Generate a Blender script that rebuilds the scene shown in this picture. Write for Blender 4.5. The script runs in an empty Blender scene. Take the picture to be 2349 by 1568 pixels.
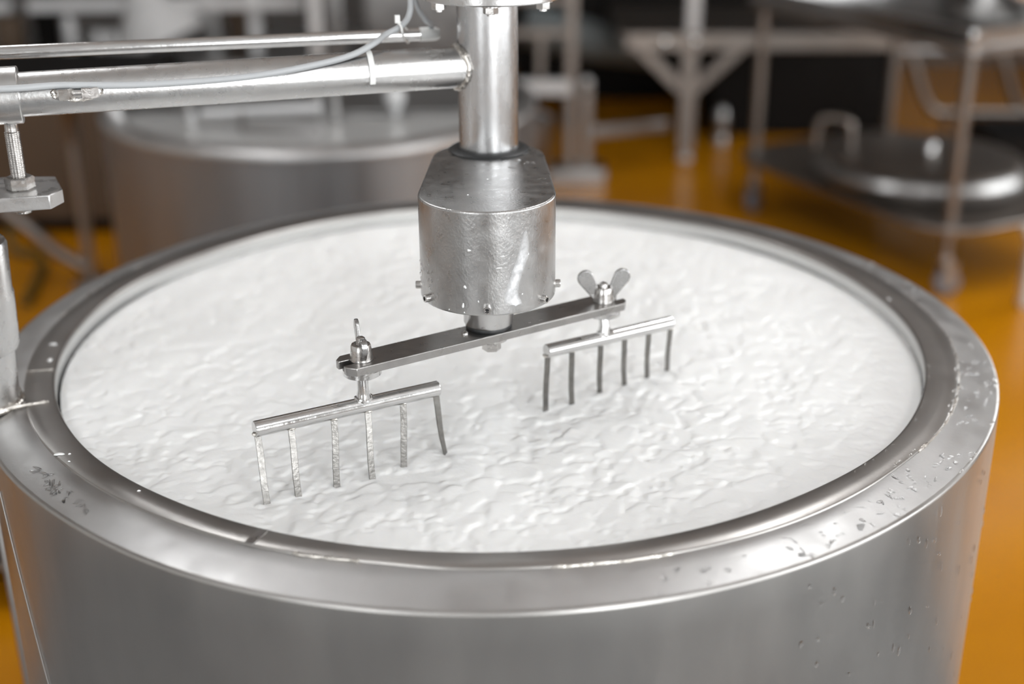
import bpy, bmesh, math, random
import numpy as np
from mathutils import Vector, Matrix

random.seed(7)
rng = np.random.default_rng(11)
S = bpy.context.scene
COL = S.collection
PI = math.pi

# ------------------------------------------------------------------ camera
FPX, PITCH, ROLL = 3008.06, 0.3979, -0.0072
CAM_LOC = Vector((0.0257, -1.5959, 0.6492))
cam_d = bpy.data.cameras.new('camera')
cam = bpy.data.objects.new('camera', cam_d)
COL.objects.link(cam)
fw = Vector((0, math.cos(PITCH), -math.sin(PITCH)))
rt0 = Vector((1, 0, 0))
up0 = rt0.cross(fw)
rt = math.cos(ROLL) * rt0 + math.sin(ROLL) * up0
up = math.cos(ROLL) * up0 - math.sin(ROLL) * rt0
M = Matrix((rt, up, -fw)).transposed().to_4x4()
M.translation = CAM_LOC
cam.matrix_world = M
cam_d.sensor_width = 36.0
cam_d.sensor_fit = 'HORIZONTAL'
cam_d.lens = 36.0 * FPX / 2349.0
cam_d.clip_start = 0.02
cam_d.dof.use_dof = True
cam_d.dof.focus_distance = 1.37
cam_d.dof.aperture_fstop = 1.75
S.camera = cam

# ------------------------------------------------------------------ view / world
S.view_settings.view_transform = 'Standard'
S.view_settings.look = 'None'
S.view_settings.gamma = 1.0
S.view_settings.use_curve_mapping = False
S.view_settings.exposure = 0.47
S.cycles.max_bounces = 8
S.cycles.glossy_bounces = 5
S.cycles.transmission_bounces = 6
S.cycles.sample_clamp_indirect = 8.0
S.cycles.caustics_reflective = False
S.cycles.caustics_refractive = False
S.cycles.use_denoising = True
w = bpy.data.worlds.new('overcast_sky')
S.world = w
w.use_nodes = True
w.node_tree.nodes['Background'].inputs[0].default_value = (0.80, 0.88, 1.0, 1)
w.node_tree.nodes['Background'].inputs[1].default_value = 1.0

FLOOR = -0.9
CEIL = 2.35
LAMP_STRENGTH = 11.5
WINDOW_POWER = 95.0

def area_light(name, loc, target, sx, sy, power, color=(1, 1, 1)):
    d = bpy.data.lights.new(name, 'AREA')
    d.shape = 'RECTANGLE'
    d.size, d.size_y = sx, sy
    d.energy = power
    d.color = color
    o = bpy.data.objects.new(name, d)
    COL.objects.link(o)
    o.location = loc
    o.rotation_euler = (Vector(target) - Vector(loc)).to_track_quat('-Z', 'Y').to_euler()
    return o
# daylight that comes in through the windows (on the right and behind the photographer)
area_light('window_daylight', (3.50, -1.6, 0.75), (0, -1.6, 0.4), 3.0, 1.7, WINDOW_POWER * 0.62, (0.95, 0.98, 1.0))
area_light('window_daylight', (2.0, -4.10, 0.65), (2.0, 0, 0.5), 1.9, 1.8, WINDOW_POWER * 0.75, (0.95, 0.98, 1.0))
area_light('window_daylight', (3.50, 2.7, 0.55), (0, 2.4, 0.0), 1.9, 1.5, WINDOW_POWER * 0.45, (0.95, 0.98, 1.0))
area_light('window_daylight', (-1.9, -4.10, 0.65), (-1.9, 0, 0.5), 1.3, 1.8, WINDOW_POWER * 0.30, (0.95, 0.98, 1.0))

# ------------------------------------------------------------------ materials
def new_mat(name):
    m = bpy.data.materials.new(name)
    m.use_nodes = True
    nt = m.node_tree
    return m, nt, nt.nodes['Principled BSDF']

def steel(name, base=(0.60, 0.59, 0.58), rough=0.32, var=0.10, rvar=0.10, scale=9.0, bump=0.05, stretch=(1, 1, 1),
          aniso=0.0, tangent=None, fine=260.0):
    m, nt, b = new_mat(name)
    b.inputs['Metallic'].default_value = 1.0
    tc = nt.nodes.new('ShaderNodeTexCoord')
    mp = nt.nodes.new('ShaderNodeMapping')
    mp.inputs['Scale'].default_value = stretch
    nt.links.new(tc.outputs['Object'], mp.inputs[0])
    n1 = nt.nodes.new('ShaderNodeTexNoise')
    n1.inputs['Scale'].default_value = scale
    n1.inputs['Detail'].default_value = 4
    n1.inputs['Roughness'].default_value = 0.55
    nt.links.new(mp.outputs[0], n1.inputs['Vector'])
    r1 = nt.nodes.new('ShaderNodeValToRGB')
    lo = [max(0, c * (1 - var)) for c in base]
    hi = [min(1, c * (1 + var)) for c in base]
    r1.color_ramp.elements[0].position = 0.2
    r1.color_ramp.elements[1].position = 0.8
    r1.color_ramp.elements[0].color = (*lo, 1)
    r1.color_ramp.elements[1].color = (*hi, 1)
    nt.links.new(n1.outputs['Fac'], r1.inputs[0])
    nt.links.new(r1.outputs[0], b.inputs['Base Color'])
    mr = nt.nodes.new('ShaderNodeMapRange')
    mr.inputs[1].default_value = 0.2
    mr.inputs[2].default_value = 0.8
    mr.inputs[3].default_value = max(0.03, rough - rvar)
    mr.inputs[4].default_value = rough + rvar
    n2 = nt.nodes.new('ShaderNodeTexNoise')
    n2.inputs['Scale'].default_value = scale * 2.3
    n2.inputs['Detail'].default_value = 3
    nt.links.new(mp.outputs[0], n2.inputs['Vector'])
    nt.links.new(n2.outputs['Fac'], mr.inputs[0])
    nt.links.new(mr.outputs[0], b.inputs['Roughness'])
    if bump:
        n3 = nt.nodes.new('ShaderNodeTexNoise')
        n3.inputs['Scale'].default_value = fine
        n3.inputs['Detail'].default_value = 3
        nt.links.new(mp.outputs[0], n3.inputs['Vector'])
        bp = nt.nodes.new('ShaderNodeBump')
        bp.inputs['Strength'].default_value = bump
        bp.inputs['Distance'].default_value = 0.002
        nt.links.new(n3.outputs['Fac'], bp.inputs['Height'])
        nt.links.new(bp.outputs[0], b.inputs['Normal'])
    if aniso:
        b.inputs['Anisotropic'].default_value = aniso
        if tangent:
            tg = nt.nodes.new('ShaderNodeTangent')
            tg.direction_type = 'RADIAL'
            tg.axis = tangent
            nt.links.new(tg.outputs[0], b.inputs['Tangent'])
    return m

def plain(name, color, rough=0.5, metallic=0.0, var=0.06, scale=12.0, spec=0.5, bump=0.0):
    m, nt, b = new_mat(name)
    b.inputs['Metallic'].default_value = metallic
    b.inputs['Roughness'].default_value = rough
    b.inputs['Specular IOR Level'].default_value = spec
    tc = nt.nodes.new('ShaderNodeTexCoord')
    n1 = nt.nodes.new('ShaderNodeTexNoise')
    n1.inputs['Scale'].default_value = scale
    n1.inputs['Detail'].default_value = 5
    nt.links.new(tc.outputs['Object'], n1.inputs['Vector'])
    r1 = nt.nodes.new('ShaderNodeValToRGB')
    r1.color_ramp.elements[0].position = 0.3
    r1.color_ramp.elements[1].position = 0.7
    r1.color_ramp.elements[0].color = (*[c * (1 - var) for c in color], 1)
    r1.color_ramp.elements[1].color = (*[min(1, c * (1 + var)) for c in color], 1)
    nt.links.new(n1.outputs['Fac'], r1.inputs[0])
    nt.links.new(r1.outputs[0], b.inputs['Base Color'])
    if bump:
        bp = nt.nodes.new('ShaderNodeBump')
        bp.inputs['Strength'].default_value = bump
        bp.inputs['Distance'].default_value = 0.003
        nt.links.new(n1.outputs['Fac'], bp.inputs['Height'])
        nt.links.new(bp.outputs[0], b.inputs['Normal'])
    return m

MAT = {}
MAT['jacket'] = steel('vat_jacket_steel', (0.40, 0.388, 0.375), 0.38, 0.17, 0.09, 6.0, 0.05, (1, 1, 0.35))
MAT['flange'] = steel('vat_flange_steel', (0.48, 0.475, 0.47), 0.40, 0.10, 0.07, 12.0, 0.05)
MAT['ring'] = steel('vat_ring_steel', (0.36, 0.345, 0.33), 0.33, 0.12, 0.03, 9.0, 0.06)
MAT['inner'] = plain('whey_wet_steel', (0.62, 0.62, 0.61), 0.28, 0.55, 0.03, 10.0)
MAT['weld'] = steel('weld_steel', (0.60, 0.57, 0.53), 0.30, 0.25, 0.10, 60.0, 0.5, fine=180)
MAT['satin'] = steel('satin_steel', (0.57, 0.565, 0.56), 0.29, 0.09, 0.06, 26.0, 0.08)
MAT['housing'] = steel('housing_steel', (0.49, 0.485, 0.48), 0.31, 0.14, 0.08, 38.0, 0.14, (1, 1, 0.7), fine=420)
MAT['shaft'] = steel('shaft_steel', (0.55, 0.55, 0.555), 0.27, 0.07, 0.06, 30.0, 0.05, (1, 1, 0.3), 0.6, 'Z')
MAT['polished'] = steel('polished_steel', (0.66, 0.655, 0.65), 0.14, 0.08, 0.07, 45.0, 0.06)
MAT['bar'] = steel('flat_bar_steel', (0.37, 0.36, 0.35), 0.30, 0.14, 0.06, 30.0, 0.10)
MAT['blade'] = steel('tine_steel', (0.22, 0.212, 0.20), 0.36, 0.22, 0.08, 90.0, 0.2)
MAT['wing'] = steel('wing_nut_steel', (0.38, 0.375, 0.37), 0.26, 0.10, 0.06, 60.0, 0.05)
MAT['bolt'] = steel('bolt_steel', (0.56, 0.545, 0.53), 0.24, 0.15, 0.10, 80.0, 0.08)
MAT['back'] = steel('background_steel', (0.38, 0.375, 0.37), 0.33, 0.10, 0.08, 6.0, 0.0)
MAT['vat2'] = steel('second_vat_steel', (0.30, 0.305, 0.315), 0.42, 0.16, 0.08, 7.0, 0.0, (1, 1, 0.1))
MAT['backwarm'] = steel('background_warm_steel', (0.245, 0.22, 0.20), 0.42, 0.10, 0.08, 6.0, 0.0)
MAT['bright'] = plain('white_enamel', (0.62, 0.62, 0.62), 0.35)
MAT['rubber'] = plain('black_rubber', (0.020, 0.021, 0.022), 0.45)
MAT['cable'] = plain('grey_cable_pvc', (0.42, 0.43, 0.44), 0.42, var=0.02)
MAT['tie'] = plain('white_nylon', (0.80, 0.80, 0.78), 0.40, var=0.02)
MAT['dark'] = plain('dark_metal_and_shade', (0.006, 0.005, 0.0045), 0.8, spec=0.2)  # dark metal, and the black boxes that carry under-bench shade as colour
MAT['brown'] = plain('brown_panel', (0.10, 0.065, 0.04), 0.6)
MAT['greypipe'] = plain('blue_grey_plastic', (0.13, 0.15, 0.155), 0.5)
MAT['wheel'] = plain('blue_grey_wheel_rubber', (0.16, 0.19, 0.24), 0.35)
MAT['olive'] = plain('olive_hose_rubber', (0.12, 0.075, 0.01), 0.5)
MAT['ceil'] = plain('ceiling_panel', (0.60, 0.60, 0.60), 0.6, var=0.02)
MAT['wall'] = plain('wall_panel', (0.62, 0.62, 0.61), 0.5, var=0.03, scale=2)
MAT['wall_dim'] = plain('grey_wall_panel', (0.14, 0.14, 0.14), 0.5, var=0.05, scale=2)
MAT['blocker_panel'] = plain('grey_blocker', (0.20, 0.20, 0.20), 0.55, scale=4)  # for the added panels that block the floor's orange reflection
MAT['whiteframe'] = plain('window_frame_paint', (0.75, 0.75, 0.74), 0.4)

# orange epoxy floor
m, nt, b = new_mat('orange_epoxy_floor')
tc = nt.nodes.new('ShaderNodeTexCoord')
n1 = nt.nodes.new('ShaderNodeTexNoise'); n1.inputs['Scale'].default_value = 3.0; n1.inputs['Detail'].default_value = 6
nt.links.new(tc.outputs['Object'], n1.inputs['Vector'])
r1 = nt.nodes.new('ShaderNodeValToRGB')
r1.color_ramp.elements[0].position = 0.3; r1.color_ramp.elements[1].position = 0.72
r1.color_ramp.elements[0].color = (0.50, 0.190, 0.0012, 1)
r1.color_ramp.elements[1].color = (0.58, 0.232, 0.0025, 1)
nt.links.new(n1.outputs['Fac'], r1.inputs[0]); nt.links.new(r1.outputs[0], b.inputs['Base Color'])
b.inputs['Roughness'].default_value = 0.24
n2 = nt.nodes.new('ShaderNodeTexNoise'); n2.inputs['Scale'].default_value = 60.0; n2.inputs['Detail'].default_value = 4
nt.links.new(tc.outputs['Object'], n2.inputs['Vector'])
bp = nt.nodes.new('ShaderNodeBump'); bp.inputs['Strength'].default_value = 0.12; bp.inputs['Distance'].default_value = 0.004
nt.links.new(n2.outputs['Fac'], bp.inputs['Height']); nt.links.new(bp.outputs[0], b.inputs['Normal'])
MAT['floor'] = m

# milk curd
m, nt, b = new_mat('milk_curd')
b.inputs['Base Color'].default_value = (0.91, 0.91, 0.90, 1)
b.inputs['Roughness'].default_value = 0.50
b.inputs['Specular IOR Level'].default_value = 0.28
b.inputs['Subsurface Weight'].default_value = 0.12
b.inputs['Subsurface Radius'].default_value = (0.004, 0.0036, 0.003)
b.inputs['Subsurface Scale'].default_value = 1.0
tc = nt.nodes.new('ShaderNodeTexCoord')
n1 = nt.nodes.new('ShaderNodeTexNoise'); n1.inputs['Scale'].default_value = 140.0; n1.inputs['Detail'].default_value = 3
nt.links.new(tc.outputs['Object'], n1.inputs['Vector'])
bp = nt.nodes.new('ShaderNodeBump'); bp.inputs['Strength'].default_value = 0.22; bp.inputs['Distance'].default_value = 0.002
nt.links.new(n1.outputs['Fac'], bp.inputs['Height']); nt.links.new(bp.outputs[0], b.inputs['Normal'])
MAT['curd'] = m

m, nt, b = new_mat('water')
b.inputs['Base Color'].default_value = (1, 1, 1, 1)
b.inputs['Roughness'].default_value = 0.02
b.inputs['IOR'].default_value = 1.33
b.inputs['Transmission Weight'].default_value = 1.0
MAT['water'] = m

m, nt, b = new_mat('pale_film')
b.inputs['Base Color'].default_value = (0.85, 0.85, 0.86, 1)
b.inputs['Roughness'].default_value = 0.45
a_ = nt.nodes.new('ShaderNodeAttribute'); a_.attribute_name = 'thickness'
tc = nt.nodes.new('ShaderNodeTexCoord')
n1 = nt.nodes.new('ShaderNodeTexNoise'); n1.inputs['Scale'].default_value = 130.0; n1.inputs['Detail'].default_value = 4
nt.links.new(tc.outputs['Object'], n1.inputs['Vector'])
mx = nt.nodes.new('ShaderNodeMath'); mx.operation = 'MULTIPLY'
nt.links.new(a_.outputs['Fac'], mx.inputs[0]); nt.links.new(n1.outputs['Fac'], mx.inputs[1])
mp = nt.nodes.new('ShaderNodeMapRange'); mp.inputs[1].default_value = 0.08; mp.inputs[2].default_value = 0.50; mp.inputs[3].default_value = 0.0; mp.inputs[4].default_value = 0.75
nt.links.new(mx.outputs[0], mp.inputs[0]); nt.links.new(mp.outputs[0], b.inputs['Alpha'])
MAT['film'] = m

m, nt, b = new_mat('lamp_diffuser')
b.inputs['Base Color'].default_value = (0.9, 0.9, 0.9, 1)
b.inputs['Emission Color'].default_value = (0.97, 0.985, 1.0, 1)
b.inputs['Emission Strength'].default_value = LAMP_STRENGTH
MAT['lamp'] = m

# ------------------------------------------------------------------ mesh helpers
class MB:
    def __init__(self):
        self.v, self.f = [], []
    def add(self, vs, fs):
        o = len(self.v)
        self.v += [tuple(p) for p in vs]
        self.f += [tuple(i + o for i in f) for f in fs]
        return self
    def frame(self, d):
        d = Vector(d).normalized()
        a = Vector((0, 0, 1)) if abs(d.z) < 0.95 else Vector((1, 0, 0))
        u = d.cross(a).normalized()
        return u, u.cross(d).normalized(), d
    def tube(self, p0, p1, r, n=24, r1=None, cap=True):
        return self.path([p0, p1], [r, r if r1 is None else r1], n, cap)
    def path(self, pts, r, n=16, cap=True):
        pts = [Vector(p) for p in pts]
        k = len(pts)
        rs = r if isinstance(r, (list, tuple)) else [r] * k
        vs, fs = [], []
        u = None
        for i, p in enumerate(pts):
            if i == 0: d = pts[1] - pts[0]
            elif i == k - 1: d = pts[-1] - pts[-2]
            else: d = (pts[i + 1] - p).normalized() + (p - pts[i - 1]).normalized()
            d.normalize()
            if u is None:
                u = self.frame(d)[0]
                v = d.cross(u)
            else:
                u = (u - d * u.dot(d)).normalized()
                v = d.cross(u)
            for j in range(n):
                a = 2 * PI * j / n
                vs.append(p + rs[i] * (math.cos(a) * u + math.sin(a) * v))
        for i in range(k - 1):
            for j in range(n):
                q = (j + 1) % n
                fs.append((i * n + j, i * n + q, (i + 1) * n + q, (i + 1) * n + j))
        if cap:
            fs.append(tuple(range(n - 1, -1, -1)))
            fs.append(tuple((k - 1) * n + j for j in range(n)))
        return self.add(vs, fs)
    def lathe(self, prof, c=(0, 0, 0), n=48, axis=(0, 0, 1), close=False):
        u, v, d = self.frame(axis)
        c = Vector(c)
        vs, fs = [], []
        for (r, z) in prof:
            for j in range(n):
                a = 2 * PI * j / n
                vs.append(c + d * z + r * (math.cos(a) * u + math.sin(a) * v))
        k = len(prof)
        for i in range(k if close else k - 1):
            i2 = (i + 1) % k
            for j in range(n):
                q = (j + 1) % n
                fs.append((i * n + j, i * n + q, i2 * n + q, i2 * n + j))
        if not close:
            if prof[0][0] > 1e-6: fs.append(tuple(range(n - 1, -1, -1)))
            if prof[-1][0] > 1e-6: fs.append(tuple((k - 1) * n + j for j in range(n)))
        return self.add(vs, fs)
    def box(self, c, s, rz=0.0, mat=None):
        R = mat if mat is not None else Matrix.Rotation(rz, 3, 'Z')
        vs = [Vector(c) + R @ Vector((s[0] / 2 * a, s[1] / 2 * b_, s[2] / 2 * d)) for a in (-1, 1) for b_ in (-1, 1) for d in (-1, 1)]
        return self.add(vs, [(0, 1, 3, 2), (4, 6, 7, 5), (0, 4, 5, 1), (2, 3, 7, 6), (0, 2, 6, 4), (1, 5, 7, 3)])
    def beam(self, p0, p1, w, h):
        p0, p1 = Vector(p0), Vector(p1)
        u, v, d = self.frame(p1 - p0)
        R = Matrix((u, v, d)).transposed()
        return self.box((p0 + p1) / 2, (w, h, (p1 - p0).length), mat=R)
    def prism(self, poly, z0, z1, R=None, c=(0, 0, 0)):
        n = len(poly)
        c = Vector(c)
        R = R or Matrix.Identity(3)
        vs = [c + R @ Vector((x, y, z0)) for x, y in poly] + [c + R @ Vector((x, y, z1)) for x, y in poly]
        fs = [tuple(range(n - 1, -1, -1)), tuple(range(n, 2 * n))]
        fs += [(i, (i + 1) % n, n + (i + 1) % n, n + i) for i in range(n)]
        return self.add(vs, fs)
    def hexa(self, c, r, h, axis=(0, 0, 1), rot=0.0, n=6):
        u, v, d = self.frame(axis)
        R = Matrix((u, v, d)).transposed()
        ch = 0.16 * r
        rr = [(r * 0.90, 0), (r, ch * 0.5), (r, h - ch * 0.5), (r * 0.90, h)]
        vs, fs = [], []
        for (q, z) in rr:
            for j in range(n):
                a = rot + 2 * PI * j / n
                vs.append(Vector(c) + R @ Vector((q * math.cos(a), q * math.sin(a), z)))
        for i in range(3):
            for j in range(n):
                k = (j + 1) % n
                fs.append((i * n + j, i * n + k, (i + 1) * n + k, (i + 1) * n + j))
        fs.append(tuple(range(n - 1, -1, -1)))
        fs.append(tuple(3 * n + j for j in range(n)))
        return self.add(vs, fs)
    def bead(self, pts, r, n=8, jit=0.35, closed=False):
        """weld bead: a lumpy tube along pts"""
        rs = [r * (1 + jit * (random.random() - 0.5)) for _ in pts]
        if closed:
            pts = list(pts) + [pts[0]]; rs.append(rs[0])
        return self.path(pts, rs, n)
    def build(self, name, mat, parent=None, bevel=0.0, angle=35, seg=2):
        base = Vector(parent['_b']) if parent is not None and '_b' in parent else Vector((0, 0, 0))
        me = bpy.data.meshes.new(name)
        me.from_pydata([(p[0] - base.x, p[1] - base.y, p[2] - base.z) for p in self.v], [], self.f)
        bm = bmesh.new(); bm.from_mesh(me)
        bmesh.ops.recalc_face_normals(bm, faces=bm.faces)
        bm.to_mesh(me); bm.free()
        me.materials.append(mat)
        for p in me.polygons: p.use_smooth = True
        me.set_sharp_from_angle(angle=math.radians(angle))
        o = bpy.data.objects.new(name, me)
        COL.objects.link(o)
        if parent is not None:
            o.parent = parent
            o['_b'] = tuple(base)
        if bevel:
            md = o.modifiers.new('edge', 'BEVEL')
            md.width = bevel; md.segments = seg; md.limit_method = 'ANGLE'; md.angle_limit = math.radians(40)
            md.harden_normals = False
        return o

def tag(o, label=None, cat=None, group=None, kind=None):
    if label: o['label'] = label
    if cat: o['category'] = cat
    if group: o['group'] = group
    if kind: o['kind'] = kind
    return o

def thing(name, loc, label, cat, group=None):
    o = bpy.data.objects.new(name, None)
    o.empty_display_size = 0.05
    COL.objects.link(o)
    o.location = loc
    o['_b'] = tuple(loc)
    return tag(o, label, cat, group)

def structure(o):
    o['kind'] = 'structure'
    return o

def copy_tree(o, delta, parent=None):
    c = o.copy(); COL.objects.link(c)
    if parent is None: c.location = o.location + Vector(delta)
    else: c.parent = parent
    for ch in list(o.children): copy_tree(ch, delta, c)
    return c

def smooth_path(pts, n=8):
    """Catmull-Rom through the points"""
    P = [Vector(p) for p in pts]
    P = [2 * P[0] - P[1]] + P + [2 * P[-1] - P[-2]]
    out = []
    for i in range(1, len(P) - 2):
        for k in range(n):
            t = k / n
            a, b_, c, d = P[i - 1], P[i], P[i + 1], P[i + 2]
            out.append(0.5 * ((2 * b_) + (c - a) * t + (2 * a - 5 * b_ + 4 * c - d) * t * t + (3 * b_ - a - 3 * c + d) * t ** 3))
    out.append(P[-2])
    return out

# ------------------------------------------------------------------ room shell
X0, X1, Y0, Y1 = -3.6, 3.6, -4.2, 6.4
structure(MB().box(((X0 + X1) / 2, (Y0 + Y1) / 2, FLOOR - 0.05), (X1 - X0 + 0.4, Y1 - Y0 + 0.4, 0.1)).build('floor', MAT['floor']))
structure(MB().box(((X0 + X1) / 2, (Y0 + Y1) / 2, CEIL + 0.05), (X1 - X0 + 0.4, Y1 - Y0 + 0.4, 0.1)).build('ceiling', MAT['ceil']))
H = CEIL - FLOOR
structure(MB().box((X0 - 0.1, (Y0 + Y1) / 2, FLOOR + H / 2), (0.2, Y1 - Y0, H)).build('wall_left', MAT['wall']))
structure(MB().box((X1 + 0.1, (Y0 + Y1) / 2, FLOOR + H / 2), (0.2, Y1 - Y0, H)).build('wall_right', MAT['wall']))
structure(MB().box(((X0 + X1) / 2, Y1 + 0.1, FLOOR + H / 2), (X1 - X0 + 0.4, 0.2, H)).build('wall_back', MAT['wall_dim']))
structure(MB().box(((X0 + X1) / 2, Y0 - 0.1, FLOOR + H / 2), (X1 - X0 + 0.4, 0.2, H)).build('wall_front', MAT['wall']))

def window_frame(name, c, w_, h_, axis):
    t = 0.06
    mb = MB()
    for sgn in (-1, 1):
        if axis == 'x':
            mb.box((c[0], c[1] + sgn * (w_ / 2 + t / 2), c[2]), (0.05, t, h_ + 2 * t))
            mb.box((c[0], c[1], c[2] + sgn * (h_ / 2 + t / 2)), (0.05, w_, t))
        else:
            mb.box((c[0] + sgn * (w_ / 2 + t / 2), c[1], c[2]), (t, 0.05, h_ + 2 * t))
            mb.box((c[0], c[1], c[2] + sgn * (h_ / 2 + t / 2)), (w_, 0.05, t))
    structure(mb.build(name, MAT['whiteframe']))
window_frame('window_1', (3.575, -1.6, 0.75), 3.0, 1.7, 'x')
window_frame('window_4', (3.575, 2.7, 0.55), 1.9, 1.5, 'x')
window_frame('window_2', (2.0, -4.175, 0.65), 1.9, 1.8, 'y')
window_frame('window_3', (-1.9, -4.175, 0.65), 1.3, 1.8, 'y')

def ceiling_light(x, y):
    t = thing('ceiling_light', (x, y, CEIL), 'fluorescent ceiling lamp with a lit diffuser, left of and behind the photographer', 'lamp', 'fluorescent ceiling lamps')
    fr = MB()
    for sx in (-1, 1): fr.box((x + sx * 0.17, y, CEIL - 0.035), (0.02, 1.34, 0.07))
    for sy in (-1, 1): fr.box((x, y + sy * 0.66, CEIL - 0.035), (0.32, 0.02, 0.07))
    fr.build('frame', MAT['whiteframe'], t)
    MB().box((x, y, CEIL - 0.04), (0.316, 1.296, 0.04)).build('diffuser', MAT['lamp'], t)
    return t
lamp0 = ceiling_light(-1.3, -2.4)
for (x, y) in ((1.3, -2.4), (-1.3, 1.3), (1.3, 1.3)):
    c = copy_tree(lamp0, (x + 1.3, y + 2.4, 0))
    c['label'] = 'fluorescent ceiling lamp with a lit diffuser, %s' % {(1.3, -2.4): 'right of and behind the photographer', (-1.3, 1.3): 'over the left of the foreground vat', (1.3, 1.3): 'over the right of the foreground vat'}[(x, y)]

# added unseen grey panels that keep the orange floor out of the steel
wp_ = thing('front_reflection_blocker', (0.1, -2.3, FLOOR), 'low grey reflection blocker added out of view in front of the foreground vat', 'reflection blocker')
MB().box((0.1, -2.3, FLOOR + 0.10), (6.2, 2.9, 0.03)).build('blocker_panel', MAT['blocker_panel'], wp_, 0.004)
for x in (-1.86, 2.06):
    MB().box((x, -0.36, FLOOR + 0.10), (2.28, 0.96, 0.03)).build('blocker_panel', MAT['blocker_panel'], wp_, 0.004)
for x in (-2.8, 0.1, 3.0):
    for y in (-3.6, -1.0):
        MB().box((x, y, FLOOR + 0.0425), (0.08, 0.08, 0.085)).build('foot', MAT['back'], wp_)

# ------------------------------------------------------------------ main cheese vat
RA_T = [(2.5,.5472),(13.5,.5456),(26.6,.550),(36.8,.552),(48.6,.552),(62.2,.5440),(78.5,.5420),(104.6,.549),(118.0,.549),(134.1,.5430),(146.7,.5430),(155.2,.5502),(158.4,.5540),(166.5,.552),(172.4,.5516),(178.7,.5501),(185.0,.5509),(196.4,.5495),(204.3,.5505),(214,.5508),(224.7,.5519),(232.3,.5490),(237.7,.5502),(246.0,.5519),(260.9,.5527),(268.6,.5541),(274.4,.5533),(282.1,.5536),(299.4,.5497),(307.6,.5474),(317.4,.5508),(324.3,.5509),(333.0,.5484),(345.2,.5478),(352.6,.5474)]
RB_T = [(5.5,.5850),(40,.584),(80,.581),(120,.581),(160,.583),(190,.583),(214.3,.5827),(229.3,.5798),(237.6,.5787),(247.7,.5802),(261.5,.5735),(266.7,.5812),(274.1,.5784),(281.3,.5811),(299.4,.582),(308.8,.5798),(319.7,.5774),(326.5,.5833),(337.9,.5839),(344.4,.5849),(357.7,.5874)]
RC_T = [(4.5,.6353),(9.1,.6342),(60,.632),(120,.632),(180,.632),(215.3,.6321),(226.6,.6263),(235.4,.6296),(242.3,.6327),(248.0,.6342),(262.7,.6355),(269.0,.6364),(280.0,.6354),(293.4,.6339),(303.1,.6323),(311.2,.6295),(319.1,.6306),(329.0,.6302),(342.7,.6316),(356.8,.6350)]
NT = 256
TH = np.arange(NT) * 2 * PI / NT
def smooth_tab(T, sig):
    a = np.array([t[0] for t in T]); r = np.array([t[1] for t in T])
    a3 = np.concatenate([a - 360, a, a + 360]); r3 = np.tile(r, 3)
    g = np.interp(np.degrees(TH), a3, r3)
    k = np.exp(-0.5 * (np.arange(-60, 61) * (360 / NT) / sig) ** 2); k /= k.sum()
    return np.convolve(np.tile(g, 3), k, 'same')[NT:2 * NT]
RA, RB, RC = smooth_tab(RA_T, 5), smooth_tab(RB_T, 3.0), smooth_tab(RC_T, 6)
ZC = -0.0112

def ring_mesh(prof, close=False):
    """prof: list of (radius array or number, z)"""
    mb = MB()
    vs, fs = [], []
    for (r, z) in prof:
        rr = r if isinstance(r, np.ndarray) else np.full(NT, r)
        zz = z if isinstance(z, np.ndarray) else np.full(NT, z)
        for j in range(NT): vs.append((rr[j] * math.cos(TH[j]), rr[j] * math.sin(TH[j]), zz[j]))
    k = len(prof)
    for i in range(k if close else k - 1):
        i2 = (i + 1) % k
        for j in range(NT):
            q = (j + 1) % NT
            fs.append((i * NT + j, i * NT + q, i2 * NT + q, i2 * NT + j))
    return mb.add(vs, fs)

vat = thing('cheese_vat', (0, 0, FLOOR), 'large round stainless steel cheese vat full of white curd, in the foreground', 'vat')
wob = 0.0010 * np.sin(5 * TH + 1.0) + 0.0007 * np.sin(11 * TH + 0.4)
ring_mesh([(RC - 0.0045, ZC + 0.0012), (RC - 0.002, ZC + 0.0006), (RC - 0.0004, ZC - 0.0012), (RC, ZC - 0.004), (0.632, -0.05), (0.632, -0.30), (0.632, -0.60),
           (0.632, FLOOR + 0.03), (0.625, FLOOR + 0.004), (0.30, FLOOR + 0.002), (0.001, FLOOR + 0.002)]).build('jacket', MAT['jacket'], vat, angle=50)
ring_mesh([(RB - 0.004, -0.0030), (RB + 0.001, -0.0022 + wob * 0.3), (RB * 0.66 + RC * 0.34, -0.0044 + wob * 0.6), (RB * 0.33 + RC * 0.67, -0.0074 + wob * 0.5), (RC - 0.0045, ZC + 0.0012)]).build('sloped_flange', MAT['flange'], vat, angle=50)
ring_mesh([(RA - 0.0022, -0.006), (RA - 0.0022, -0.0018), (RA - 0.0012, -0.0004), (RA + 0.0006, 0.0), (RA * 0.5 + RB * 0.5, 0.0004 + wob * 0.35), (RB - 0.0014, 0.0001),
           (RB - 0.0002, -0.0008), (RB + 0.0002, -0.0026)]).build('flat_rim', MAT['ring'], vat, angle=50)
ring_mesh([(RA - 0.0022, -0.0045), (RA - 0.002, -0.03), (0.546, -0.08), (0.545, -0.55), (0.50, -0.66), (0.30, -0.72), (0.001, -0.73)]).build('inner_wall', MAT['inner'], vat, angle=50)
# weld bead along the outer edge of the flat rim, in runs
for a0, a1 in ((322, 372), (376, 420), (150, 176), (252, 259), (276, 288)):
    pts = []
    for k in range(int((a1 - a0) / 0.7)):
        a = math.radians(a0 + k * 0.7); j = int((a % (2 * PI)) / (2 * PI) * NT) % NT
        r = RB[j] + 0.0006 * random.uniform(-1, 1)
        pts.append((r * math.cos(a), r * math.sin(a), -0.0016))
    MB().bead(pts, 0.0016, 6, 0.8).build('weld_seam', MAT['weld'], vat)
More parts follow.
